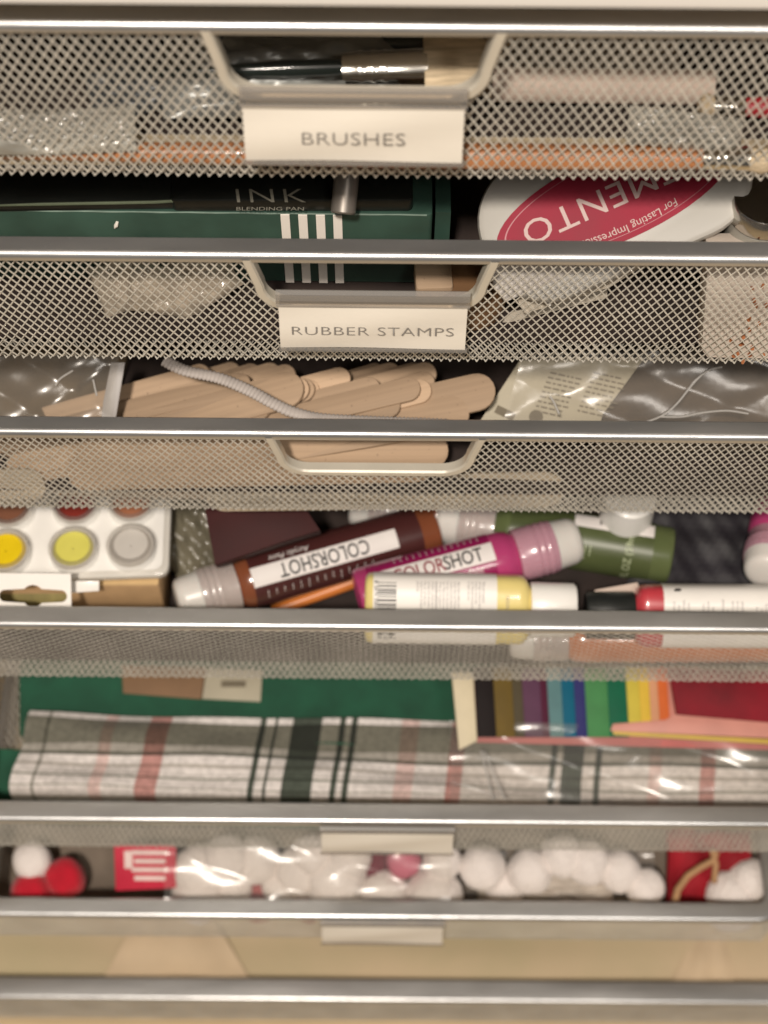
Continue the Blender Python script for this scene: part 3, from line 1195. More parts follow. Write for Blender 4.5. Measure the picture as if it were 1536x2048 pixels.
slab(3, [(222, 725), (250, 725), (232, 835), (220, 870), (198, 870), (206, 805)], .034, .0006, M['tape'],
     'grey plastic strip hanging over the sticks at the left of the drawer', 'plastic_strip', 'plastic strip', .9)

# printed card in a clear bag on the right
M['olive_card'] = mat('beige_instruction_card', (0.40, 0.36, 0.27), 0.6, 0, 0.06, 60)
crd = slab(3, [(1040, 720), (1290, 715), (1205, 830), (1195, 880), (935, 880)], .040, .0006, M['olive_card'],
           'printed beige card inside the clear bag beside the sticks', 'printed_card', 'card', 1.0)
mm_inv = crd.matrix_world.inverted()


def on_plane(o, px, py, off=.0003):
    m = o.matrix_world
    n = Vector((m[0][2], m[1][2], m[2][2]))
    d = ray(px, py)
    t_ = (m.translation - CAM_P).dot(n) / d.dot(n)
    q = m.inverted() @ (CAM_P + d * t_)
    return Vector((q.x, q.y, off))


M['olive_print'] = mat('brown_print', (0.15, 0.125, 0.085), 0.7, 0, 0.1, 100)
mb = MB()
rng = random.Random(2)
for col_x, n_w in ((1100, 8), (1185, 8)):
    for row in range(9):
        x = col_x - row * 4 + (0 if col_x < 1150 else 2)
        p = on_plane(crd, x, 745 + row * 9.5)
        ang = R(-12)
        L = 0
        for wd in range(6):
            wl = rng.uniform(.0010, .0030)
            c_, s_ = math.cos(ang), math.sin(ang)
            q = p + Vector((c_ * (L + wl / 2), s_ * (L + wl / 2), 0))
            mb.box(q, (wl, .0007, .0002), Matrix.Rotation(ang, 3, 'Z'))
            L += wl + .0007
            if L > .0120:
                break
part('fine_print', mb, M['olive_print'], crd, False)
mb = MB()
p = on_plane(crd, 1010, 826)
mb.box(p, (.0085, .0035, .0002), Matrix.Rotation(R(-25), 3, 'Z'))
p = on_plane(crd, 1072, 834)
mb.prism([(p.x + .003 * math.cos(a), p.y + .003 * math.sin(a)) for a in np.linspace(0, 6.28, 17)[:-1]], .0001, .0003)
part('dark_stamp_print', mb, M['olive_print'], crd, False)

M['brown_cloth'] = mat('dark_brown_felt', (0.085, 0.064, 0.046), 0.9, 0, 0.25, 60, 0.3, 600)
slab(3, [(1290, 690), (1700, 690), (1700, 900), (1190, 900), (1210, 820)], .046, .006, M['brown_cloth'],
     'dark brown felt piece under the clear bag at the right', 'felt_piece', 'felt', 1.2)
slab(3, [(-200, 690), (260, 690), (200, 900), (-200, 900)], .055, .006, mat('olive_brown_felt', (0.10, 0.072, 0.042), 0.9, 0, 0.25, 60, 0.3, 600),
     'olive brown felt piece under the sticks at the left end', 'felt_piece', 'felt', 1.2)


def bag(k, pts, b, tilt, label, seams, seed, amp=.0016, n=34, lift=.002):
    """Crumpled clear film over a four-cornered patch given in pixels, with its welded edges."""
    rng = random.Random(seed)
    ph = [rng.uniform(0, 6.28) for _ in range(12)]
    c0 = sum((Vector(p) for p in pts), Vector((0, 0))) / 4
    o0 = Q(k, c0.x, c0.y, b)
    nz = Vector((0, -math.cos(tilt), math.sin(tilt)))
    mm = frame_matrix(o0, (1, 0, 0), nz)
    inv = mm.inverted()

    def loc(px, py):
        d = ray(px, py)
        return inv @ (CAM_P + d * ((o0 - CAM_P).dot(nz) / d.dot(nz)))
    Lc = [loc(*p) for p in pts]
    rows = []
    for j in range(n + 1):
        row = []
        for i in range(n + 1):
            u, v = i / n, j / n
            p = (Lc[0] * (1 - u) + Lc[1] * u) * (1 - v) + (Lc[3] * (1 - u) + Lc[2] * u) * v
            f1 = abs(math.sin(4.2 * u + 3 * v + ph[0])) + .7 * abs(math.sin(5 * v - 6.3 * u + ph[1])) + .25 * math.sin(13 * u + 8 * v + ph[2])
            p = p + Vector((0, 0, lift + amp * (f1 - .8)))
            row.append(p)
        rows.append(row)
    mb = MB()
    mb.grid(rows)
    t = thing('clear_bag', label, 'plastic bag', mm)
    part('film', mb, M['bag'], t, angle=70)
    for sm in seams:
        P_ = [loc(x, y) + Vector((0, 0, lift + amp * 1.2)) for x, y in sm]
        d_ = []
        for i in range(len(P_) - 1):
            p0, p1, p2, p3 = P_[max(i - 1, 0)], P_[i], P_[i + 1], P_[min(i + 2, len(P_) - 1)]
            for q in range(8):
                u = q / 8
                d_.append(.5 * ((2 * p1) + (p2 - p0) * u + (2 * p0 - 5 * p1 + 4 * p2 - p3) * u * u + (3 * p1 - p0 - 3 * p2 + p3) * u ** 3))
        d_.append(P_[-1])
        mb = MB()
        mb.tube(d_, .00045, 8, 1.6)
        part('seam', mb, M['seam'], t)
    return t


bag(3, [(1045, 705), (1580, 700), (1580, 860), (1000, 865)], .034, 1.0, 'crumpled clear plastic bag with pale seams right of the craft sticks',
    [[(1285, 846), (1320, 832), (1350, 808), (1385, 765), (1412, 742), (1440, 735)], [(1318, 834), (1360, 834), (1400, 826), (1450, 822), (1492, 828)],
     [(1098, 793), (1106, 806), (1116, 828)]], 5)
bag(3, [(-60, 715), (240, 705), (220, 850), (-60, 860)], .036, 1.0, 'crumpled clear plastic bag at the left end of the craft stick drawer',
    [[(115, 772), (125, 758), (150, 742)], [(190, 760), (197, 792)]], 6)

# ------------------------------------------------------------------ drawer 4: paints
fz4 = floor_z(4)


def paint(name, col, rough=.25, coat=.6):
    return mat(name, col, rough, 0, 0.10, 45, coat=coat)


def bottle(a, b, r, label, body_m, cap_m, lab_m=None, spin=0.0, cap_len=.026, clear_neck=None, lab_span=(.0, .74), lab_arc=None, band=None, top_m=None):
    """Round squeeze bottle; a = middle of the base, b = top of the cap. Local Z runs base to cap, local X faces the viewer."""
    L = (Vector(b) - Vector(a)).length
    m = axis_matrix(a, b, TO_CAM) @ Matrix.Rotation(R(spin), 4, 'Z')
    t = thing('paint_bottle', label, 'paint bottle', m, 'paint bottles in the drawer')
    nb = L - cap_len
    mb = MB()
    mb.lathe([(.0018, r * .5), (.0004, r * .78), (0, r * .86), (.0005, r * .95), (.0022, r), (nb - .011, r), (nb - .006, r * .985), (nb - .0025, r * .93), (nb - .001, r * .85), (nb + .003, r * .72), (nb + .004, r * .6)], 48)
    part('body', mb, body_m, t)
    mb = MB()
    q = r * .93
    pr = [(nb + .0006, q * .96), (nb + .0008, q)]
    for z_ in (.30, .40, .50):
        z = nb + cap_len * z_
        pr += [(z - .0007, q * (1.0 - .02 * z_)), (z, q * (1.028 - .02 * z_)), (z + .0007, q * (1.0 - .02 * z_))]
    pr += [(nb + cap_len * .60, q * .97), (nb + cap_len * .62, q * .86)]
    mb.lathe(pr, 48)
    cp = part('cap', mb, cap_m, t)
    mb = MB()
    pr = [(nb + cap_len * .60, q * .80), (nb + cap_len * .602, q * .955), (nb + cap_len * .64, q * .92), (nb + cap_len * .86, q * .88), (nb + cap_len * .95, q * .80), (nb + cap_len * .985, q * .66), (L, q * .45)]
    mb.lathe(pr, 48)
    part('cap_top', mb, top_m or M['frost_top'], cp)
    lab = None
    if lab_m is not None:
        arc = lab_arc if lab_arc else math.pi * r * .98
        lab = part('label', wrap_patch(r + .00025, lab_span[0] * L + .003, lab_span[1] * L, -arc, arc, 60), lab_m, t)
    return t, lab, L, m


def tiny_lines(parent, m, r, s0, s1, t0, t1, n, seed, vertical=True, name='fine_print', w=.00042):
    """Blocks of fine print: rows of word-long strokes on the curved label."""
    rng = random.Random(seed)
    mb = MB()
    for k in range(n):
        s = s0 + (s1 - s0) * (k + .5) / n
        tt = t0 + rng.uniform(0, .12) * (t1 - t0)
        end = t1 - rng.uniform(0, .35) * (t1 - t0)
        while tt < end:
            wl = min(rng.uniform(.0006, .0020), end - tt)
            if wl < .0003:
                break
            rows = []
            for ss in (s - w / 2, s + w / 2):
                rows.append([(r * math.cos(-(tt + wl * q / 3) / r), r * math.sin(-(tt + wl * q / 3) / r), ss) for q in range(4)])
            mb.grid(rows)
            tt += wl + .0004
    return part(name, mb, m, parent, False)


M['brown_paint'] = paint('copper_brown_paint', (0.20, 0.062, 0.028))
M['brown_label'] = mat('dark_brown_label', (0.060, 0.018, 0.017), 0.3, 0, 0.1, 60, coat=0.4)
M['mag_paint'] = paint('magenta_paint', (0.42, 0.05, 0.16))
M['mag_label'] = mat('magenta_label', (0.27, 0.012, 0.088), 0.3, 0, 0.1, 60, coat=0.4)
M['green_paint'] = paint('olive_paint', (0.10, 0.125, 0.05))
M['rust_print'] = mat('maroon_letters', (0.22, 0.015, 0.03), 0.5, 0, 0.05, 60)


def colorshot(t, lab, L, r, span, dark_to=9, two_tone=None):
    """White band with the word along the bottle, script and fine print to its sides."""
    rr = r + .0005
    s0, s1 = span
    bw = .0095
    band = part('white_band', wrap_patch(rr, s0, s1, -bw / 2, bw / 2, 10), M['white_print'], lab)
    mid = (s0 + s1) / 2 + .0005
    if two_tone:
        for txt, mm, s_ in two_tone:
            wrap_text(lab, txt, mm, .0068, rr + .0002, s_, 0, xs=.74, space=1.0, bold=.012)
    else:
        wrap_text(lab, 'COLORSHOT', M['black_print'], .0068, rr + .0002, mid, 0, xs=.74, space=1.03, bold=.012)
    wrap_text(lab, 'Acrylic Paint', M['white_print'], .0030, rr, s0 + (s1 - s0) * .72, -.0078, xs=.9, shear=.35)
    tiny_lines(lab, M['white_print'], rr, s0 + .012, s1 - .004, .0072, .0125, 14, 3, w=.0003)


# brown bottle
r1 = .0132
a, b = H(4, 868, 1058, .0150), H(4, 352, 1203, .0225)
t, lab, L, m = bottle(a, b, r1, 'dark brown COLORSHOT paint bottle lying upside down to the viewer, copper neck', M['brown_paint'], M['frost'], M['brown_label'], spin=4, cap_len=.030, lab_span=(.05, .725))
colorshot(t, lab, L, r1, (L * .17, L * .725))
# magenta bottle
r2 = .0137
a, b = H(4, 716, 1196, .0240), H(4, 1158, 1078, .0300)
t, lab, L, m = bottle(a, b, r2, 'magenta COLORSHOT paint bottle with a frosted pink cap', M['mag_paint'], M['frost_pink'], M['mag_label'], spin=-24, cap_len=.032, lab_span=(.03, .60))
rr = r2 + .0005
colorshot(t, lab, L, r2, (L * .06, L * .605), two_tone=(('COLOR', M['rust_print'], L * .275), ('SHOT', M['black_print'], L * .47)))
# olive bottle
r3 = .0140
a, b = H(4, 1342, 1112, .0150), H(4, 870, 1036, .0150)
t, lab, L, m = bottle(a, b, r3, 'olive green paint bottle marked FL OZ (59mL)', M['green_paint'], M['frost'], mat('olive_label', (0.072, 0.09, 0.035), 0.35, 0, 0.1, 60, coat=0.3), spin=0, cap_len=.030, lab_span=(.06, .68))
rr = r3 + .0005
wrap_text(lab, 'FL OZ (59mL)', mat('pale_green_print', (0.42, 0.47, 0.30), .5), .0036, rr, L * .18, .0032, rot=-90, xs=.95)
tiny_lines(lab, bpy.data.materials['pale_green_print'], rr, L * .33, L * .44, .0005, .0085, 5, 5)
band = part('white_strip', wrap_patch(rr, L * .09, L * .42, -.0155, -.0075, 10), M['white_print'], lab)
mb = MB()
rng = random.Random(3)
s = L * .15
while s < L * .32:
    w_ = rng.uniform(.0003, .0010)
    mb.grid([[(rr * 1.015 * math.cos(-tq / rr), rr * 1.015 * math.sin(-tq / rr), ss) for tq in (-.0150, -.0130, -.0115, -.0100)] for ss in (s, s + w_)])
    s += w_ + rng.uniform(.0004, .0009)
part('barcode', mb, M['black_print'], lab, False)


def oval_bottle(c, xdir, zdir, L, hw, ht, body_m, lab_m, cap_m, neck_m, label, flip, lab_span, cap_len, cap_hw):
    """Flat oval squeeze bottle lying along local X, its face to local Z. flip = cap towards -X."""
    s = -1 if flip else 1
    m = frame_matrix(c, xdir, zdir)
    t = thing('paint_bottle', label, 'paint bottle', m, 'paint bottles in the drawer')
    axm = Matrix.Rotation(R(90 * s), 4, 'Y')

    def lat(prof, nm, mm, pw, ky=1.0, kz=1.0, par=t):
        mb = MB()
        mb.lathe(prof, 48, ht * kz, hw * ky, pw=pw)
        mb.v = [tuple(axm @ Vector(p)) for p in mb.v]
        if s > 0 or True:
            pass
        return part(nm, mb, mm, par)
    lat([(-L / 2, .80), (-L / 2 + .0006, .93), (-L / 2 + .002, 1.0), (L / 2 - .005, 1.0), (L / 2 - .0025, .97), (L / 2 - .0008, .86), (L / 2 + .0002, .70), (L / 2 + .002, .60)], 'body', body_m, 3.2)
    q = cap_hw
    lat([(L / 2 + .0008, q * .97), (L / 2 + .0014, q), (L / 2 + cap_len - .001, q * .97), (L / 2 + cap_len, q * .90)], 'cap', cap_m, 2.3, kz=1.25)
    x0, x1 = (lab_span[0] - .5) * L * s, (lab_span[1] - .5) * L * s
    x0, x1 = min(x0, x1), max(x0, x1)
    mb = MB()
    rows = []
    for x in (x0, x1):
        row = []
        for i in range(41):
            a_ = R(-60 + 300 * i / 40) - R(60)
            a_ = R(-75 + 330 * i / 40 - 0)
            ca, sa = math.cos(a_), math.sin(a_)
            k_ = (abs(ca) ** 3.2 + abs(sa) ** 3.2) ** (-1 / 3.2)
            row.append((x, ca * k_ * (hw + .0003), sa * k_ * (ht + .0003)))
        rows.append(row)
    mb.grid(rows)
    lab = part('label', mb, lab_m, t)
    return t, lab, x0, x1


def surf_z(y, hw, ht):
    u = min(.999, abs(y) / hw)
    return ht * (1 - u ** 3.2) ** (1 / 3.2)


def drape(bm, parent, m, hw, ht, off, name):
    """Lay flat print (x along, y across) on the oval face."""
    for yy in np.linspace(-hw, hw, 22):
        bmesh.ops.bisect_plane(bm, geom=bm.verts[:] + bm.edges[:] + bm.faces[:], plane_co=(0, yy, 0), plane_no=(0, 1, 0))
    for v in bm.verts:
        v.co.z = surf_z(v.co.y, hw + .0003, ht + .0003) + off
    me = bpy.data.meshes.new(name)
    bm.to_mesh(me)
    bm.free()
    me.materials.append(m)
    o = bpy.data.objects.new(name, me)
    COL.objects.link(o)
    o.parent = parent
    return o


def para(lines, h, x, y, step, xs=.62):
    """Rotated paragraph: every line runs across the bottle (towards -y), lines step towards -x."""
    out = bmesh.new()
    for i, s_ in enumerate(lines):
        b_ = text_geo(s_, h, xs=xs, align='LEFT', bold=.004)
        b_.transform(Matrix.Translation((x - i * step, y, 0)) @ Matrix.Rotation(R(-90), 4, 'Z'))
        me = bpy.data.meshes.new('tmp')
        b_.to_mesh(me)
        b_.free()
        out.from_mesh(me)
        bpy.data.meshes.remove(me)
    return out


def bars(x0, x1, y0, y1, seed, n=26, horizontal=True):
    rng = random.Random(seed)
    bm = bmesh.new()
    y = y0
    while y < y1:
        w_ = rng.choice((.0003, .0003, .0006, .0009))
        vs = [bm.verts.new(p) for p in ((x0, y, 0), (x1, y, 0), (x1, y + w_, 0), (x0, y + w_, 0))]
        bm.faces.new(vs)
        y += w_ + rng.choice((.0003, .0005, .0009))
    return bm


M['cream_plastic'] = paint('cream_yellow_paint', (0.70, 0.58, 0.22), .3, .4)
M['white_label'] = mat('white_gloss_label', (0.78, 0.75, 0.71), 0.4, 0, 0.02, 60, coat=0.2)
fc = Vector((0, -.80, 1)).normalized()
cl, cr = at_depth(728, 1216, .700), at_depth(1060, 1226, .700)
c = Q(4, 893, 1217, .0215)
LB = .0745
t, lab, x0, x1 = oval_bottle(c, (1, 0, -.008), fc, LB, .0158, .0095, M['cream_plastic'], M['white_label'], M['white_plastic'], M['cream_plastic'],
                             'cream yellow paint bottle with white label, barcode and white cap', False, (.05, .80), .0215, .80)
txt = [['Paint can be general', 'all color easting, for use on', 'Lite the, wood, multi,', 'ok, Peroxide and more colors', 'in hand, vous wet'],
       ['Idea is easy palette a base', 'Color chew your Perfumage', 'Como encantine, foncont crez', 'bien sur a bois, les couvreis', 'Les, Triple, le metal, le tissu,', 'Verno, etc, Permanent et', 'Lover t lies et de cor max'],
       ['eso opacion calidad superior para', 'Artesano y pintura decorativa,', 'cerama, baras de artistica', 'tela, etc, cerrosa y mas,', 'cesser se bricio. Se limpia con', 'persa may.']]
kx = x0
sx_ = (x1 - x0)
for i, (px, ln) in enumerate(((0.800, txt[0]), (0.60, txt[1]), (0.42, txt[2]))):
    bmm = para(ln, .00128, kx + sx_ * px + .0045, .0140, .00168, .62)
    drape(bmm, lab, M['grey_text'], .0158, .0095, .0003, 'fine_print')
drape(bars(kx + .0020, kx + .0105, -.0125, .0135, 4), lab, M['black_print'], .0158, .0095, .0003, 'barcode')
drape(para(['8  6636 30843'], .0017, kx + .0006, .0140, .002, .9), lab, M['black_print'], .0158, .0095, .0003, 'lettering')
drape(para(['NC5154_0315'], .0014, x1 + .0040, .0080, .002, .8), t, M['grey_text'], .0158, .0095, .0006, 'lettering')

M['red_paint'] = paint('coral_red_paint', (0.46, 0.045, 0.06), .3, .5)
c = Q(4, 1462, 1232, .0215)
t, lab, x0, x1 = oval_bottle(c, (1, .01, -.008), fc, .088, .0142, .0095, M['red_paint'], M['white_label'], M['black_cap'], M['red_paint'],
                             'coral red paint bottle with black cap and white label at the right', True, (.04, .87), .0230, .78)
words = ['when to craft and', 'advanced, finish', 'in hard, shiny finish.', 'with a soft brush', 'as needed.', '', 'recent adhesion,', 'additional product', 'DecoArt.com', '', 'Applique aux pieces', 'preparation', 'la formule de pose', 'pour un fini dur et', "d'agiter. Appliquez", 'epuise,', '', 'rendement et', 'sol, Eximem.', 'ent au savon, Fla', 'ordonnes et aquea', 'DecoArt.com', '', 'Para a superficie', 'con dar toque de', 'lisa, una, Clip', 'un sedable y brillo']
bmm = bmesh.new()
for i, s_ in enumerate(words):
    if s_:
        b_ = text_geo(s_, .0013, xs=.72, align='LEFT', bold=.012 if s_.startswith('Deco') else .002)
        b_.transform(Matrix.Translation((x0 + .0050 + i * .0022, -.0012, 0)) @ Matrix.Rotation(R(90), 4, 'Z'))
        me = bpy.data.meshes.new('tmp')
        b_.to_mesh(me)
        b_.free()
        bmm.from_mesh(me)
        bpy.data.meshes.remove(me)
drape(bmm, lab, M['grey_text'], .0142, .0095, .0003, 'fine_print')
bmm = bmesh.new()
vs = [bmm.verts.new(p) for p in ((x0 + .0045, .0128, 0), (x0 + .0075, .0128, 0), (x0 + .0085, .0138, 0), (x0 + .0055, .0138, 0))]
bmm.faces.new(vs)
drape(bmm, lab, M['black_print'], .0142, .0095, .0003, 'black_mark')

# upright bottle whose round white foot shows under the mesh of the drawer above
c = H(4, 1262, 990, .046)
mb = MB()
mb.lathe([(0, .009), (.0003, .0108), (.0016, .0122), (.012, .0126), (.020, .0126), (.0215, .0105)], 40)
mb.v = [(x, y, z) for x, y, z in mb.v]
single('white_jar', mb, M['white_plastic'], 'round white jar tipped up behind the olive bottle', 'jar',
       frame_matrix(c, (1, 0, 0), -(TO_CAM + Vector((.0, .55, .15)))))
# pink jar end at the right edge
a, b = H(4, 1560, 1020, .022), H(4, 1530, 1150, .034)
t, lab, L, m = bottle(a, b, .0128, 'pink paint bottle pointing its frosted cap at the viewer, right edge', M['mag_paint'], M['frost_pink'], None, cap_len=.024)
# rust bottle behind, and an orange one low at the front
a, b = H(4, 1010, 1050, .013), H(4, 700, 1010, .013)
bottle(a, b, .0125, 'rust brown paint bottle lying behind the COLORSHOT bottles', paint('rust_paint', (0.16, 0.035, 0.012)), M['frost'], None)
a, b = H(4, 1060, 1318, .0), H(4, 1700, 1318, .0)
M['orange_paint'] = paint('orange_paint', (0.50, 0.155, 0.055))
z_ = fz4 + .0128
a = Q(4, 1600, 1312, .020)
b = Q(4, 1010, 1318, .018)
a.z = b.z = fz4 + .0115
bottle(a, b, .0112, 'orange paint bottle lying on the drawer floor behind the front mesh', M['orange_paint'], M['frost'], None, cap_len=.028)
a, b = H(4, 545, 1222, .006), H(4, 745, 1150, .012)
mb = MB()
L = (b - a).length
mb.lathe([(0, .0028), (L * .8, .0034), (L, .0034)], 20)
single('orange_brush_handle', mb, mat('bright_orange_wood', (0.60, 0.19, 0.04), .35, 0, .1, 40, coat=.4), 'bright orange handle under the brown paint bottle', 'brush handle', axis_matrix(a, b, TO_CAM))
slab(4, [(1175, 1225), (1190, 1180), (1275, 1165), (1300, 1225)], .030, .0008, M['pale_roll'], 'pinkish paper scrap behind the black bottle cap', 'paper_scrap', 'paper', .9)
M['purple_black'] = mat('black_pouch_cloth', (0.010, 0.008, 0.012), 0.6, 0, 0.4, 30, 0.3, 200)
pouch('black_pouch', H(4, 1420, 1100, .012), (1, -.3, 0), (0, -.3, 1), .07, .06, .012, M['purple_black'], 'black cloth pouch between the olive and pink bottles', 'pouch', 31, .4)
M['dark_label_box'] = mat('dark_maroon_box', (0.042, 0.012, 0.012), 0.6, 0, 0.2, 40, spec=.15)
t = slab(4, [(408, 1010), (600, 1000), (640, 1060), (560, 1085), (430, 1130)], .050, .012, M['dark_label_box'], 'dark maroon box behind the brown bottle', 'maroon_box', 'box', 1.2)
M['olive_bag'] = mat('olive_grey_wrap', (0.15, 0.135, 0.095), 0.3, 0, 0.3, 30, 0.4, 80, coat=.3)
pouch('olive_wrap', H(4, 385, 1080, .018), (.5, -1, 0), (0, -.5, 1), .05, .030, .010, M['olive_bag'], 'olive grey plastic wrap between paint pots and brown bottle', 'wrap', 33)

# paint pot set
hp = .0425
c00 = H(4, 337, 1150, hp)
mm = frame_matrix(c00, (1, .045, 0), (0, 0, 1))
t = thing('paint_pot_set', 'white plastic strip of round paint pots with clear lids, at the left', 'paint pots', mm)
TW, TH = .150, .085
mb = MB()
mb.prism(rrect(TW, TH, .0055, 8, -TW / 2, TH / 2), -.0035, 0, .0009)
part('tray', mb, M['white_plastic'], t)
mb = MB()
o_ = rrect(TW + .001, TH + .001, .0060, 8, -TW / 2, TH / 2)
i_ = rrect(TW - .006, TH - .006, .0040, 8, -TW / 2, TH / 2)
n = len(o_)
prof = [(o_, -.0030), (o_, .0008), (rrect(TW - .0008, TH - .0008, .0055, 8, -TW / 2, TH / 2), .0016), (rrect(TW - .0045, TH - .0045, .0045, 8, -TW / 2, TH / 2), .0016), (i_, .0004)]
v = [(p[0], p[1], z) for o__, z in prof for p in o__]
f = [(k * n + i, k * n + (i + 1) % n, (k + 1) * n + (i + 1) % n, (k + 1) * n + i) for k in range(len(prof) - 1) for i in range(n)]
mb.add(v, f)
part('clear_cover', mb, M['clear'], t)
POT = [((10, 1099), (.75, .55, .01), 'bright yellow pot'), ((145, 1094), (.66, .62, .13), 'pale lemon yellow pot'), ((261, 1089), (.55, .52, .48), 'white pot'),
       ((18, 1011), (.20, .085, .05), 'brown pot'), ((150, 1005), (.22, .03, .022), 'red brown pot'), ((262, 1000), (.42, .17, .09), 'copper pot')]
clear_ring = film('clear_pot_ring', (.90, .88, .86), .35, .12, .06)
for i, ((px, py), colr, lb) in enumerate(POT):
    p = mm.inverted() @ H(4, px, py, hp + .0062)
    pm = Matrix.Translation((p.x, p.y, 0))
    rp = .0104
    mb = MB()
    mb.lathe([(-.0005, rp + .0012), (.001, rp + .0006), (.0050, rp), (.0058, rp), (.0058, rp - .0009), (.0045, rp - .0010), (.0044, .0005)], 48, cap=False)
    pot = part('pot', mb, M['white_plastic'], t, label='white paint pot holding the ' + lb[:-4] + ' paint')
    pot.location = (p.x, p.y, 0)
    mb = MB()
    mb.lathe([(.0046, rp - .0011), (.0050, rp - .0014), (.0048, rp * .5), (.0047, .0003)], 48, cap=False)
    part('paint', mb, paint('pot_paint_' + lb.replace(' ', '_'), colr, .35, .3), pot)
    mb = MB()
    mb.lathe([(.0052, rp + .0007), (.0062, rp + .0008), (.0068, rp + .0004), (.0068, rp - .0002), (.0062, rp - .0007), (.0064, rp - .0014), (.0070, rp - .0018), (.0066, rp - .0026)], 56, cap=False)
    part('lid', mb, clear_ring, pot)
# box and hang tag below the pots
mb = MB()
zb = H(4, 250, 1180, .030)
zb1 = H(4, 318, 1172, .0365)
mm = frame_matrix(Vector((zb1.x, zb1.y, fz4)), (1, .01, 0), (0, 0, 1))
t = thing('kraft_box', 'brown kraft box under the white paint pots', 'box', mm)
mb = MB()
mb.prism(rrect(.20, .06, .0012, 3, -.10, .030), 0, zb1.z - fz4, .0005)
part('body', mb, M['kraft'], t)
mb = MB()
mb.prism(rrect(.0405, .016, .0006, 3, -.0205, .0082), zb1.z - fz4 + .0003, zb1.z - fz4 + .0010)
part('flap', mb, M['kraft_light'], t, False)
hz = .0325
c = Q(4, 142, 1165, .0235)
hl = frame_matrix(Vector((c.x, c.y, c.z)), (1, 0, 0), (0, -.75, 1))
inv = hl.inverted()


def hang_tag():
    W_, H0, H1 = .075, -.014, .004
    # plate with a euro slot, built as a grid of quads round the slot
    cx = (inv @ on_plane2(66, 1190)).x
    cy = (inv @ on_plane2(66, 1192)).y
    bm = bmesh.new()
    def slot(n=14):
        o = []
        for k in range(n + 1):
            a = R(-90 + 180 * k / n)
            o.append((cx + .0125 + .0027 * math.cos(a), cy + .0027 * math.sin(a)))
        for k in range(n + 1):
            a = R(40 + 100 * k / n)
            o.append((cx + .0050 * math.cos(a), cy + .0050 * math.sin(a)))
        for k in range(n + 1):
            a = R(90 + 180 * k / n)
            o.append((cx - .0125 + .0027 * math.cos(a), cy + .0027 * math.sin(a)))
        for k in range(n + 1):
            a = R(220 + 100 * k / n)
            o.append((cx + .0050 * math.cos(a), cy + .0050 * math.sin(a)))
        return o
    s = slot()
    out = [(0, H0), (0, H1), (-W_, H1), (-W_, H0)]
    ov = [bm.verts.new((x, y, 0)) for x, y in out]
    sv = [bm.verts.new((x, y, 0)) for x, y in s]
    e = [bm.edges.new((ov[i - 1], ov[i])) for i in range(4)] + [bm.edges.new((sv[i - 1], sv[i])) for i in range(len(sv))]
    bmesh.ops.triangle_fill(bm, edges=e, use_beauty=True)
    r_ = bmesh.ops.extrude_face_region(bm, geom=bm.faces[:])
    for g in r_['geom']:
        if isinstance(g, bmesh.types.BMVert):
            g.co.z -= .0005
    bmesh.ops.recalc_face_normals(bm, faces=bm.faces[:])
    me = bpy.data.meshes.new('hang_tag')
    bm.to_mesh(me)
    bm.free()
    me.materials.append(M['white_label'])
    o = bpy.data.objects.new('hang_tag', me)
    COL.objects.link(o)
    o.matrix_world = hl
    o['label'], o['category'] = 'white hang tag with a slotted hole in front of the kraft box', 'hang tag'


def on_plane2(px, py):
    n_ = Vector((hl[0][2], hl[1][2], hl[2][2]))
    d = ray(px, py)
    return CAM_P + d * ((hl.translation - CAM_P).dot(n_) / d.dot(n_))


hang_tag()
slab(4, [(138, 1162), (198, 1162), (198, 1182), (138, 1186)], .0270, .0004, M['white_label'], 'small white paper slip beside the hang tag', 'paper_slip', 'paper', .9)
M['olive_photo'] = mat('olive_grass_print', (0.20, 0.165, 0.055), .5, 0, .35, 90, stretch=(1, .1, .1))
slab(4, [(-60, 1170), (136, 1170), (136, 1240), (-60, 1240)], .0285, .0008, M['olive_photo'], 'olive patterned card behind the slot of the hang tag', 'patterned_card', 'card', .75)

# ------------------------------------------------------------------ drawer 5: fabric
fz5 = floor_z(5)


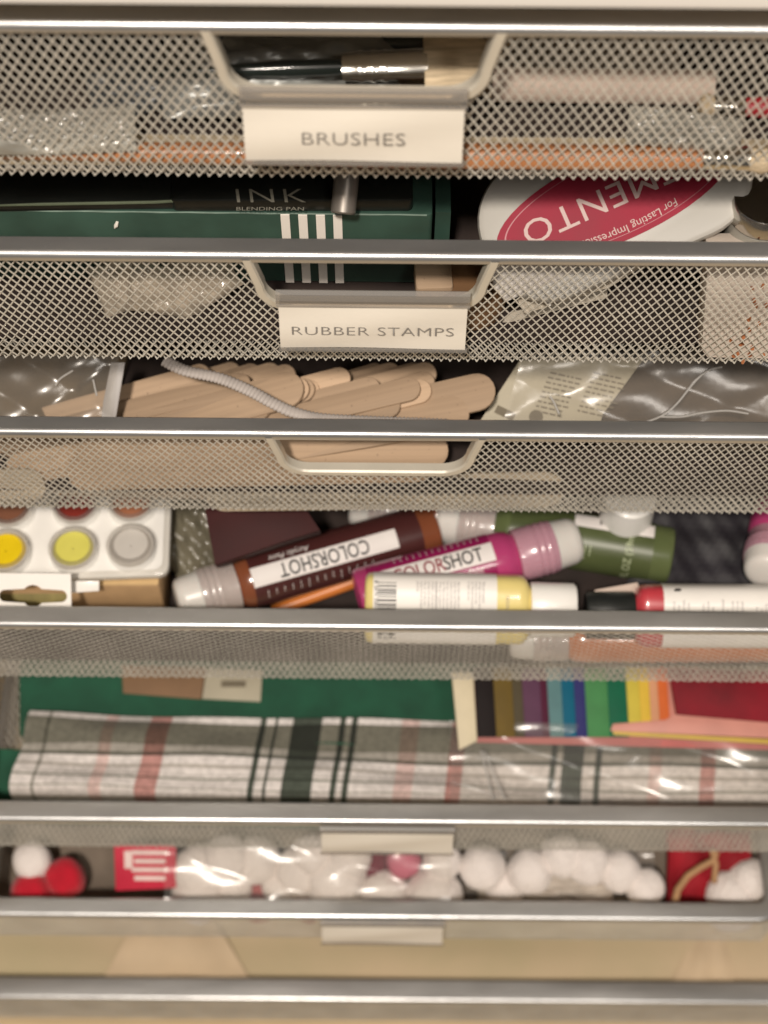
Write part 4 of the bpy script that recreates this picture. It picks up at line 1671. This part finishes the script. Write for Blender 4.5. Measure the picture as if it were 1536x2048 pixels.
def plaid():
    m = bpy.data.materials.new('plaid_flannel')
    m.use_nodes = True
    nt = m.node_tree
    b = nt.nodes['Principled BSDF']
    b.inputs['Roughness'].default_value = 0.9
    b.inputs['Sheen Weight'].default_value = 0.2
    tc = nt.nodes.new('ShaderNodeTexCoord')
    sp = nt.nodes.new('ShaderNodeSeparateXYZ')
    nt.links.new(tc.outputs['UV'], sp.inputs[0])

    def ramp(out, stops):
        r_ = nt.nodes.new('ShaderNodeValToRGB')
        r_.color_ramp.interpolation = 'CONSTANT'
        e = r_.color_ramp.elements
        while len(e) > 1:
            e.remove(e[-1])
        e[0].position, e[0].color = stops[0][0], (*stops[0][1], 1)
        for p, c_ in stops[1:]:
            q = e.new(p)
            q.color = (*c_, 1)
        nt.links.new(out, r_.inputs['Fac'])
        return r_
    W = (1, 1, 1)
    G, LG, RD, PK = (.085, .112, .088), (.38, .39, .35), (.74, .41, .385), (.97, .77, .75)
    su = [(0, W), (.024, LG), (.031, W), (.098, PK), (.116, W), (.160, RD), (.184, W), (.302, G), (.311, W), (.321, G), (.328, W), (.345, G), (.385, W), (.407, G), (.415, W),
          (.424, G), (.430, W), (.492, PK), (.512, W), (.555, RD), (.577, W), (.690, G), (.696, W), (.704, G), (.734, W), (.750, G), (.756, W), (.82, PK), (.835, W), (.885, RD), (.905, W)]
    sv = [(0, W), (.10, (.55, .56, .52)), (.115, W), (.22, (.36, .38, .33)), (.25, W), (.275, (.5, .5, .46)), (.285, W), (.36, (.60, .59, .55)), (.40, W), (.50, (.16, .17, .14)), (.54, (.46, .46, .42)), (.62, (.20, .205, .165)), (.92, W)]
    mx = nt.nodes.new('ShaderNodeMixRGB')
    mx.blend_type = 'MULTIPLY'
    mx.inputs[0].default_value = 1
    nt.links.new(ramp(sp.outputs['X'], su).outputs['Color'], mx.inputs[1])
    nt.links.new(ramp(sp.outputs['Y'], sv).outputs['Color'], mx.inputs[2])
    wv = nt.nodes.new('ShaderNodeTexNoise')
    wv.inputs['Scale'].default_value = 380
    wv.inputs['Detail'].default_value = 8
    nt.links.new(tc.outputs['Object'], wv.inputs['Vector'])
    m2_ = nt.nodes.new('ShaderNodeMixRGB')
    m2_.blend_type = 'MULTIPLY'
    m2_.inputs[0].default_value = 1
    wr = nt.nodes.new('ShaderNodeValToRGB')
    wr.color_ramp.elements[0].position, wr.color_ramp.elements[1].position = .3, .7
    wr.color_ramp.elements[0].color, wr.color_ramp.elements[1].color = (.50, .465, .445, 1), (.74, .69, .665, 1)
    nt.links.new(wv.outputs['Fac'], wr.inputs['Fac'])
    nt.links.new(wr.outputs['Color'], m2_.inputs[2])
    nt.links.new(mx.outputs[0], m2_.inputs[1])
    nt.links.new(m2_.outputs[0], b.inputs['Base Color'])
    bp = nt.nodes.new('ShaderNodeBump')
    bp.inputs['Strength'].default_value = .3
    bp.inputs['Distance'].default_value = .0006
    nt.links.new(wv.outputs['Fac'], bp.inputs['Height'])
    nt.links.new(bp.outputs['Normal'], b.inputs['Normal'])
    return m


# folded fabric: outline of the top (pixels), a rolled front edge
nu, nv = 60, 26
tl, tr = H(5, 62, 1424, .026), H(5, 1575, 1452, .026)
bl, br = H(5, 15, 1590, .022), H(5, 1575, 1628, .018)
rows, uv = [], []
for j in range(nv + 1):
    v_ = j / nv
    row = []
    for i in range(nu + 1):
        u_ = i / nu
        p = (bl * (1 - u_) + br * u_) * (1 - v_) + (tl * (1 - u_) + tr * u_) * v_
        p = p + Vector((0, 0, .0022 * math.sin(5 * u_ + 3 * v_) + .0020 * math.sin(12 * u_ + 9 * v_) + .0012 * math.sin(9 * v_ + 2 * u_) + .0008 * math.sin(31 * u_ - 12 * v_)))
        if v_ < .12:
            q = (.12 - v_) / .12
            p = p + Vector((0, .004 * q * q - .002 * q, -.012 * q * q))
        row.append(p)
        uv.append((u_, v_))
    rows.append(row)
mb = MB()
c5 = sum((p for r in rows for p in r), Vector()) / ((nu + 1) * (nv + 1))
mb.grid([[p - c5 for p in r] for r in rows])
low = [[p - c5 - Vector((0, 0, .012)) for p in reversed(r)] for r in rows]
mb.grid(low)
me = mb.mesh('plaid_fabric', plaid())
ul = me.uv_layers.new(name='UVMap')
for lp in me.loops:
    ul.data[lp.index].uv = uv[lp.vertex_index % len(uv)] if lp.vertex_index < len(uv) else (1 - uv[lp.vertex_index - len(uv)][0], uv[lp.vertex_index - len(uv)][1])
o = single('plaid_fabric', me, None, 'folded white and green plaid fabric with red stripes', 'fabric', Matrix.Translation(c5))

M['green_felt'] = mat('green_felt', (0.012, 0.075, 0.040), 0.9, 0, 0.2, 60, 0.3, 700, sheen=.2)


def cloth(k, corners, hs, m, label, name, cat, thick=.004, amp=.0012, seed=1):
    """Soft sheet over four pixel corners lying at heights hs above the drawer bottom."""
    C4 = [H(k, x, y, h) for (x, y), h in zip(corners, hs)]
    rng = random.Random(seed)
    ph = [rng.uniform(0, 6) for _ in range(6)]
    n = 24
    rows = []
    for j in range(n + 1):
        r_ = []
        for i in range(n + 1):
            u, v = i / n, j / n
            p = (C4[0] * (1 - u) + C4[1] * u) * (1 - v) + (C4[3] * (1 - u) + C4[2] * u) * v
            r_.append(p + Vector((0, 0, amp * (math.sin(6 * u + ph[0] + 3 * v) + .6 * math.sin(14 * u - 5 * v + ph[1]) + .5 * math.sin(11 * v + ph[2])))))
        rows.append(r_)
    cc = sum((p for r in rows for p in r), Vector()) / ((n + 1) ** 2)
    top = [[p - cc for p in r] for r in rows]
    bot = [[p - cc - Vector((0, 0, thick)) for p in r] for r in rows]
    mb = MB()
    mb.grid(list(reversed(top)))
    mb.grid(bot)
    for edge_t, edge_b in ((top[0], bot[0]), (bot[-1], top[-1]), ([r[-1] for r in top], [r[-1] for r in bot]), ([r[0] for r in bot], [r[0] for r in top])):
        mb.grid([edge_b, edge_t])
    return single(name, mb, m, label, cat, Matrix.Translation(cc), angle=60)


cloth(5, [(40, 1300), (1000, 1300), (1000, 1500), (40, 1470)], (.020, .020, .020, .020), M['green_felt'],
      'deep green felt sheet behind the plaid fabric', 'green_felt_sheet', 'felt')
cloth(5, [(-15, 1500), (900, 1540), (900, 1660), (-15, 1640)], (.008, .008, .008, .008), M['green_felt'],
      'deep green felt sheet under the plaid fabric', 'green_felt_sheet', 'felt', seed=4)
M['brown_card'] = mat('brown_card', (0.20, 0.115, 0.06), 0.7, 0, 0.1, 50)
slab(5, [(243, 1330), (412, 1335), (402, 1398), (246, 1386)], .085, .0010, M['brown_card'], 'brown card lying on the green felt', 'brown_card', 'card', 1.5)
t = slab(5, [(412, 1335), (525, 1340), (521, 1403), (404, 1397)], .085, .0012, M['olive_card'], 'pale tag with a dark bar beside the brown card', 'pale_tag', 'tag', 1.5)
p = on_plane(t, 467, 1368)
mb = MB()
mb.box(p, (.013, .0035, .0003))
part('dark_print', mb, M['olive_print'], t, False)

# colour swatch pad
cols = [((948, 985), (.012, .008, .008)), ((985, 1022), (.13, .085, .02)), ((1022, 1042), (.075, .06, .035)), ((1042, 1078), (.095, .04, .075)), ((1078, 1092), (.07, .01, .03)),
        ((1092, 1120), (.10, .20, .21)), ((1120, 1145), (.005, .10, .17)), ((1145, 1167), (.03, .03, .13)), ((1167, 1212), (.06, .21, .075)), ((1212, 1250), (.008, .11, .055)),
        ((1250, 1275), (.52, .42, .06)), ((1275, 1295), (.60, .40, .05)), ((1295, 1312), (.55, .27, .15)), ((1312, 1332), (.55, .12, .03)), ((1332, 1400), (.50, .20, .16))]
sw = H(5, 925, 1500, .040)
nz = Vector((0, -.35, 1)).normalized()
swm = frame_matrix(sw, Vector((1, -.008, -.02)), nz)
t = thing('swatch_pad', 'pad of rainbow coloured sheets with a cream spine', 'swatch pad', swm)
inv5 = swm.inverted()


def loc5(px, py, off=0):
    n_ = Vector((swm[0][2], swm[1][2], swm[2][2]))
    o0 = swm.translation + n_ * off
    d = ray(px, py)
    q = inv5 @ (CAM_P + d * ((o0 - CAM_P).dot(n_) / d.dot(n_)))
    return q


def quad5(px, z0, z1, name, m):
    o2 = [loc5(*p) for p in px]
    o2 = [(q.x, q.y) for q in o2]
    ar = sum(o2[i - 1][0] * o2[i][1] - o2[i][0] * o2[i - 1][1] for i in range(len(o2)))
    if ar < 0:
        o2.reverse()
    mb = MB()
    mb.prism(o2, z0, z1, .0002)
    return part(name, mb, m, t)


M['cream_spine'] = mat('cream_paper_edge', (0.60, 0.52, 0.36), .6, 0, .1, 60)
M['pad_red'] = mat('red_pad_edge', (0.42, 0.11, 0.10), .6, 0, .12, 40)
quad5([(903, 1345), (946, 1345), (954, 1482), (918, 1500)], -.004, .0012, 'spine', M['cream_spine'])
quad5([(948, 1340), (1572, 1340), (1572, 1500), (954, 1484)], -.0055, -.0042, 'backing', M['pad_red'])
for i, ((xa, xb), c_) in enumerate(cols):
    yb = 1474 - (i > 9) * 10 - max(0, i - 10) * 2
    quad5([(xa, 1335), (xb, 1335), (xb + 8, yb), (xa + 8, yb)], -.004 + i * .00005, .0004 + i * .00005, 'colour_sheet', mat('sheet_colour', c_, .6, 0, .12, 60, 0.1, 300, spec=.12))
quad5([(1390, 1400), (1572, 1440), (1572, 1478), (1220, 1462), (1225, 1448), (1330, 1440)], -.0035, .0016, 'colour_sheet', mat('peach_sheet', (.55, .24, .19), .55, 0, .1, 60))
quad5([(1225, 1462), (1572, 1480), (1572, 1490), (1226, 1470)], -.004, .0010, 'colour_sheet', mat('gold_sheet', (.50, .34, .06), .55, 0, .1, 60))
quad5([(1334, 1340), (1572, 1345), (1572, 1455), (1560, 1448), (1350, 1430)], .0020, .0060, 'red_sheet', mat('deep_red_sheet', (.19, .006, .014), .6, 0, .35, 35, .2, 100, spec=.15))
bag(5, [(900, 1440), (1570, 1460), (1570, 1640), (900, 1630)], .034, 1.15, 'crumpled glossy clear bag lying over the right half of the plaid fabric',
    [[(960, 1500), (975, 1560), (985, 1600)], [(966, 1502), (995, 1570), (1010, 1598)]], 15, amp=.0045)
M['bag_edge'] = M['seam']

# ------------------------------------------------------------------ drawer 6: craft balls
fz6 = floor_z(6)
M['pom_white'] = mat('white_felt_ball', (0.77, 0.705, 0.67), 0.95, 0, 0.05, 60, 0.5, 900, sheen=.3)
M['pom_red'] = mat('red_felt_ball', (0.48, 0.006, 0.022), 0.95, 0, 0.2, 60, 0.6, 900, sheen=.2)
M['pom_pink'] = mat('pink_felt_ball', (0.55, 0.13, 0.20), 0.95, 0, 0.1, 60, 0.6, 900)


def ball(px, py, rpx, h, m, label, grp, name='felt_ball', st=1.0, cat='felt ball'):
    c = H(6, px, py, h)
    w = (c - CAM_P).dot(FWD)
    r = rpx * 1.08 * w / F
    bm = bmesh.new()
    bmesh.ops.create_icosphere(bm, subdivisions=5, radius=r)
    rng = random.Random(int(px * 7 + py))
    ph = [rng.uniform(0, 6) for _ in range(4)]
    for v in bm.verts:
        n_ = v.co.normalized()
        v.co *= 1 + .025 * math.sin(5 * n_.x + ph[0] + 3 * n_.y) + .02 * math.sin(7 * n_.z + ph[1]) + .03 * rng.uniform(-1, 1)
        v.co.x *= st
    me = bpy.data.meshes.new(name)
    bm.to_mesh(me)
    bm.free()
    me.polygons.foreach_set('use_smooth', [True] * len(me.polygons))
    me.materials.append(m)
    o = bpy.data.objects.new(name, me)
    COL.objects.link(o)
    o.location = c
    o['label'], o['category'], o['group'] = label, cat, grp
    return o


G1 = 'white balls in the craft ball drawer'
WL = [(400, 1745, 52, .026, 'white felt ball, upper left of the white cluster beside the red tag'), (397, 1792, 50, .020, 'white felt ball below the upper left one, touching the rim'),
      (466, 1782, 36, .020, 'small white felt ball, second along the rim'), (452, 1722, 46, .034, 'white felt ball at the top of the left cluster'),
      (512, 1722, 44, .030, 'white felt ball tucked behind the sparkle of the bag'), (560, 1770, 34, .022, 'narrow white felt ball left of the large one'),
      (598, 1745, 46, .026, 'white felt ball behind the large one'), (672, 1752, 60, .026, 'largest white felt ball, under the blank label'),
      (770, 1795, 50, .020, 'white felt ball below the pink ball'), (868, 1792, 54, .020, 'white felt ball right of the one below the pink ball'),
      (884, 1722, 36, .034, 'white felt ball under the right end of the blank label'), (965, 1735, 42, .030, 'white felt ball at the left of the clear packet'),
      (1060, 1742, 42, .030, 'white felt ball inside the sparkling clear packet'), (1175, 1725, 42, .034, 'white felt ball at the right of the clear packet'),
      (1238, 1742, 40, .030, 'white felt ball leaning on the bright one'), (1290, 1775, 36, .026, 'brightest white felt ball beside the red fabric'),
      (1462, 1802, 55, .018, 'white felt ball in front of the red fabric'), (1502, 1765, 44, .024, 'pale white felt ball at the right corner'),
      (65, 1722, 36, .030, 'white felt ball behind the red ones'), (1010, 1772, 38, .016, 'white felt ball low at the left of the clear packet'),
      (1125, 1712, 40, .036, 'white felt ball at the top of the clear packet'), (700, 1715, 40, .038, 'white felt ball behind the top of the largest one'),
      (625, 1712, 40, .036, 'white felt ball left of the blank label')]
for px, py, rp, h, lb in WL:
    ball(px, py, rp, h, M['pom_white'], lb, G1, st=1.0)
ball(62, 1786, 38, .024, M['pom_red'], 'red felt ball, lower of the two at the left', 'red balls at the left')
ball(130, 1756, 38, .024, M['pom_red'], 'red felt ball, upper of the two at the left', 'red balls at the left')
ball(808, 1722, 32, .032, M['pom_pink'], 'pink felt ball between the white ones', 'pink balls')
pm_ = mat('maroon_felt', (0.14, 0.004, 0.022), .9, 0, .2, 60)
ball(742, 1722, 36, .024, pm_, 'dark maroon felt ball behind the pink one', 'maroon balls')
ball(520, 1800, 40, .010, mat('rose_felt', (.42, .12, .12), .9, 0, .15, 60), 'rose red felt ball low between the white balls', 'rose balls')
ball(620, 1800, 40, .010, bpy.data.materials['rose_felt'], 'rose red felt ball under the largest white ball', 'rose balls')
M['tag_red'] = mat('red_tag', (0.50, 0.02, 0.05), .5, 0, .08, 50)
t = slab(6, [(228, 1690), (352, 1690), (352, 1776), (231, 1782)], .030, .0010, M['tag_red'], 'red printed tag with pale lettering beside the red balls', 'red_tag', 'tag', .9)
M['tag_print'] = mat('tag_print', (.72, .56, .53), .6)
mb = MB()
p = on_plane(t, 257, 1712)
mb.box(p + Vector((0, -.002, 0)), (.0045, .010, .0002))
for q in range(4):
    p = on_plane(t, 300, 1705 + q * 17)
    mb.box(p, (.020 - .003 * (q % 2), .0026, .0002))
part('pale_print', mb, M['tag_print'], t, False)
M['grey_brown'] = mat('grey_brown_felt', (0.17, 0.135, 0.105), .9, 0, .15, 50)
cloth(6, [(-30, 1640), (1560, 1640), (1560, 1830), (-30, 1830)], (.006, .006, .006, .006), M['grey_brown'], 'grey brown paper lining the floor of the craft ball drawer', 'paper_liner', 'paper')
M['red_cloth'] = mat('red_cloth', (0.26, 0.004, 0.012), .8, 0, .3, 50, .3, 200)
cloth(6, [(1335, 1660), (1500, 1660), (1500, 1840), (1335, 1830)], (.030, .030, .020, .022), M['red_cloth'], 'crimson cloth bundle beside the bright white ball', 'red_cloth', 'fabric', .008, .003)
mb = MB()
P_ = [H(6, x, y, .034) for x, y in ((1348, 1815), (1355, 1780), (1375, 1752), (1400, 1735), (1425, 1722), (1432, 1705))]
mb.tube(P_, .0020, 10)
P_ = [H(6, x, y, .034) for x, y in ((1424, 1700), (1432, 1730), (1428, 1765))]
mb.tube(P_, .0018, 10)
single('gold_cord', mb, mat('gold_cord', (.42, .24, .12), .6, 0, .15, 80), 'gold cord looped on the crimson cloth', 'cord', angle=80)
M['foam_pack'] = mat('cloudy_pack_filling', (.50, .44, .38), .6, 0, .2, 40, .4, 120)
pouch('clear_packet', H(6, 1090, 1785, .014), (1, 0, 0), (0, -.5, 1), .075, .028, .012, M['foam_pack'], 'cloudy packet of small craft pieces in the middle right of the drawer', 'packet', 41)
bag(6, [(930, 1690), (1300, 1690), (1330, 1840), (930, 1840)], .030, 1.0, 'crumpled clear bag sparkling over the white balls', [], 22, amp=.004)
bag(6, [(330, 1690), (900, 1690), (900, 1830), (330, 1830)], .020, 1.0, 'crumpled clear bag over the left cluster of white balls', [], 23, amp=.003)

# ------------------------------------------------------------------ drawer 7: sheets of wood and paper
M['tan_sheet'] = mat('tan_wood_sheet', (0.59, 0.45, 0.31), .6, 0, .12, 20, stretch=(.4, 5, 5))
M['pale_sheet'] = mat('pale_wood_sheet', (0.60, 0.50, 0.33), .6, 0, .12, 20, stretch=(.4, 5, 5))
M['olive_sheet'] = mat('olive_paper_sheet', (0.40, 0.35, 0.20), .7, 0, .1, 20)
M['olive_light'] = mat('straw_paper_sheet', (0.55, 0.46, 0.30), .7, 0, .16, 30, .3, 60)


def sheet7(px, h, m, label, name='wood_sheet', cat='wood sheet', thick=.0009):
    P_ = [H(7, x, y, h) for x, y in px]
    c = sum(P_, Vector()) / len(P_)
    o2 = [(p.x - c.x, p.y - c.y) for p in P_]
    ar = sum(o2[i - 1][0] * o2[i][1] - o2[i][0] * o2[i - 1][1] for i in range(len(o2)))
    if ar < 0:
        o2.reverse()
    mb = MB()
    mb.prism(o2, -thick, 0, .0003)
    return single(name, mb, m, label, cat, Matrix.Translation(c))



M['kraft_sheet'] = mat('tan_and_straw_paper', (0.58, 0.44, 0.29), .7, 0, 0, 7, .3, 60, col2=(0.42, 0.36, 0.21))
M['tan_paper'] = mat('tan_paper', (0.60, 0.46, 0.305), .7, 0, .10, 20, .2, 60)
cloth(7, [(-80, 1800), (1610, 1800), (1650, 1994), (-120, 1990)], (.052, .052, .052, .052), M['kraft_sheet'],
      'large straw coloured paper sheet filling the lowest drawer', 'paper_sheet', 'paper', .0006, .0012, 51)
cloth(7, [(270, 1840), (430, 1840), (520, 1992), (190, 1990)], (.0545, .0545, .0540, .0540), M['tan_paper'],
      'tan paper wedge in the lowest drawer, left of the middle', 'paper_sheet', 'paper', .0004, .0008, 52)
cloth(7, [(1400, 1850), (1460, 1850), (1470, 1994), (1330, 1994)], (.0545, .0545, .0540, .0540), M['tan_paper'],
      'narrow tan paper piece at the right end of the lowest drawer', 'paper_sheet', 'paper', .0004, .0008, 53)
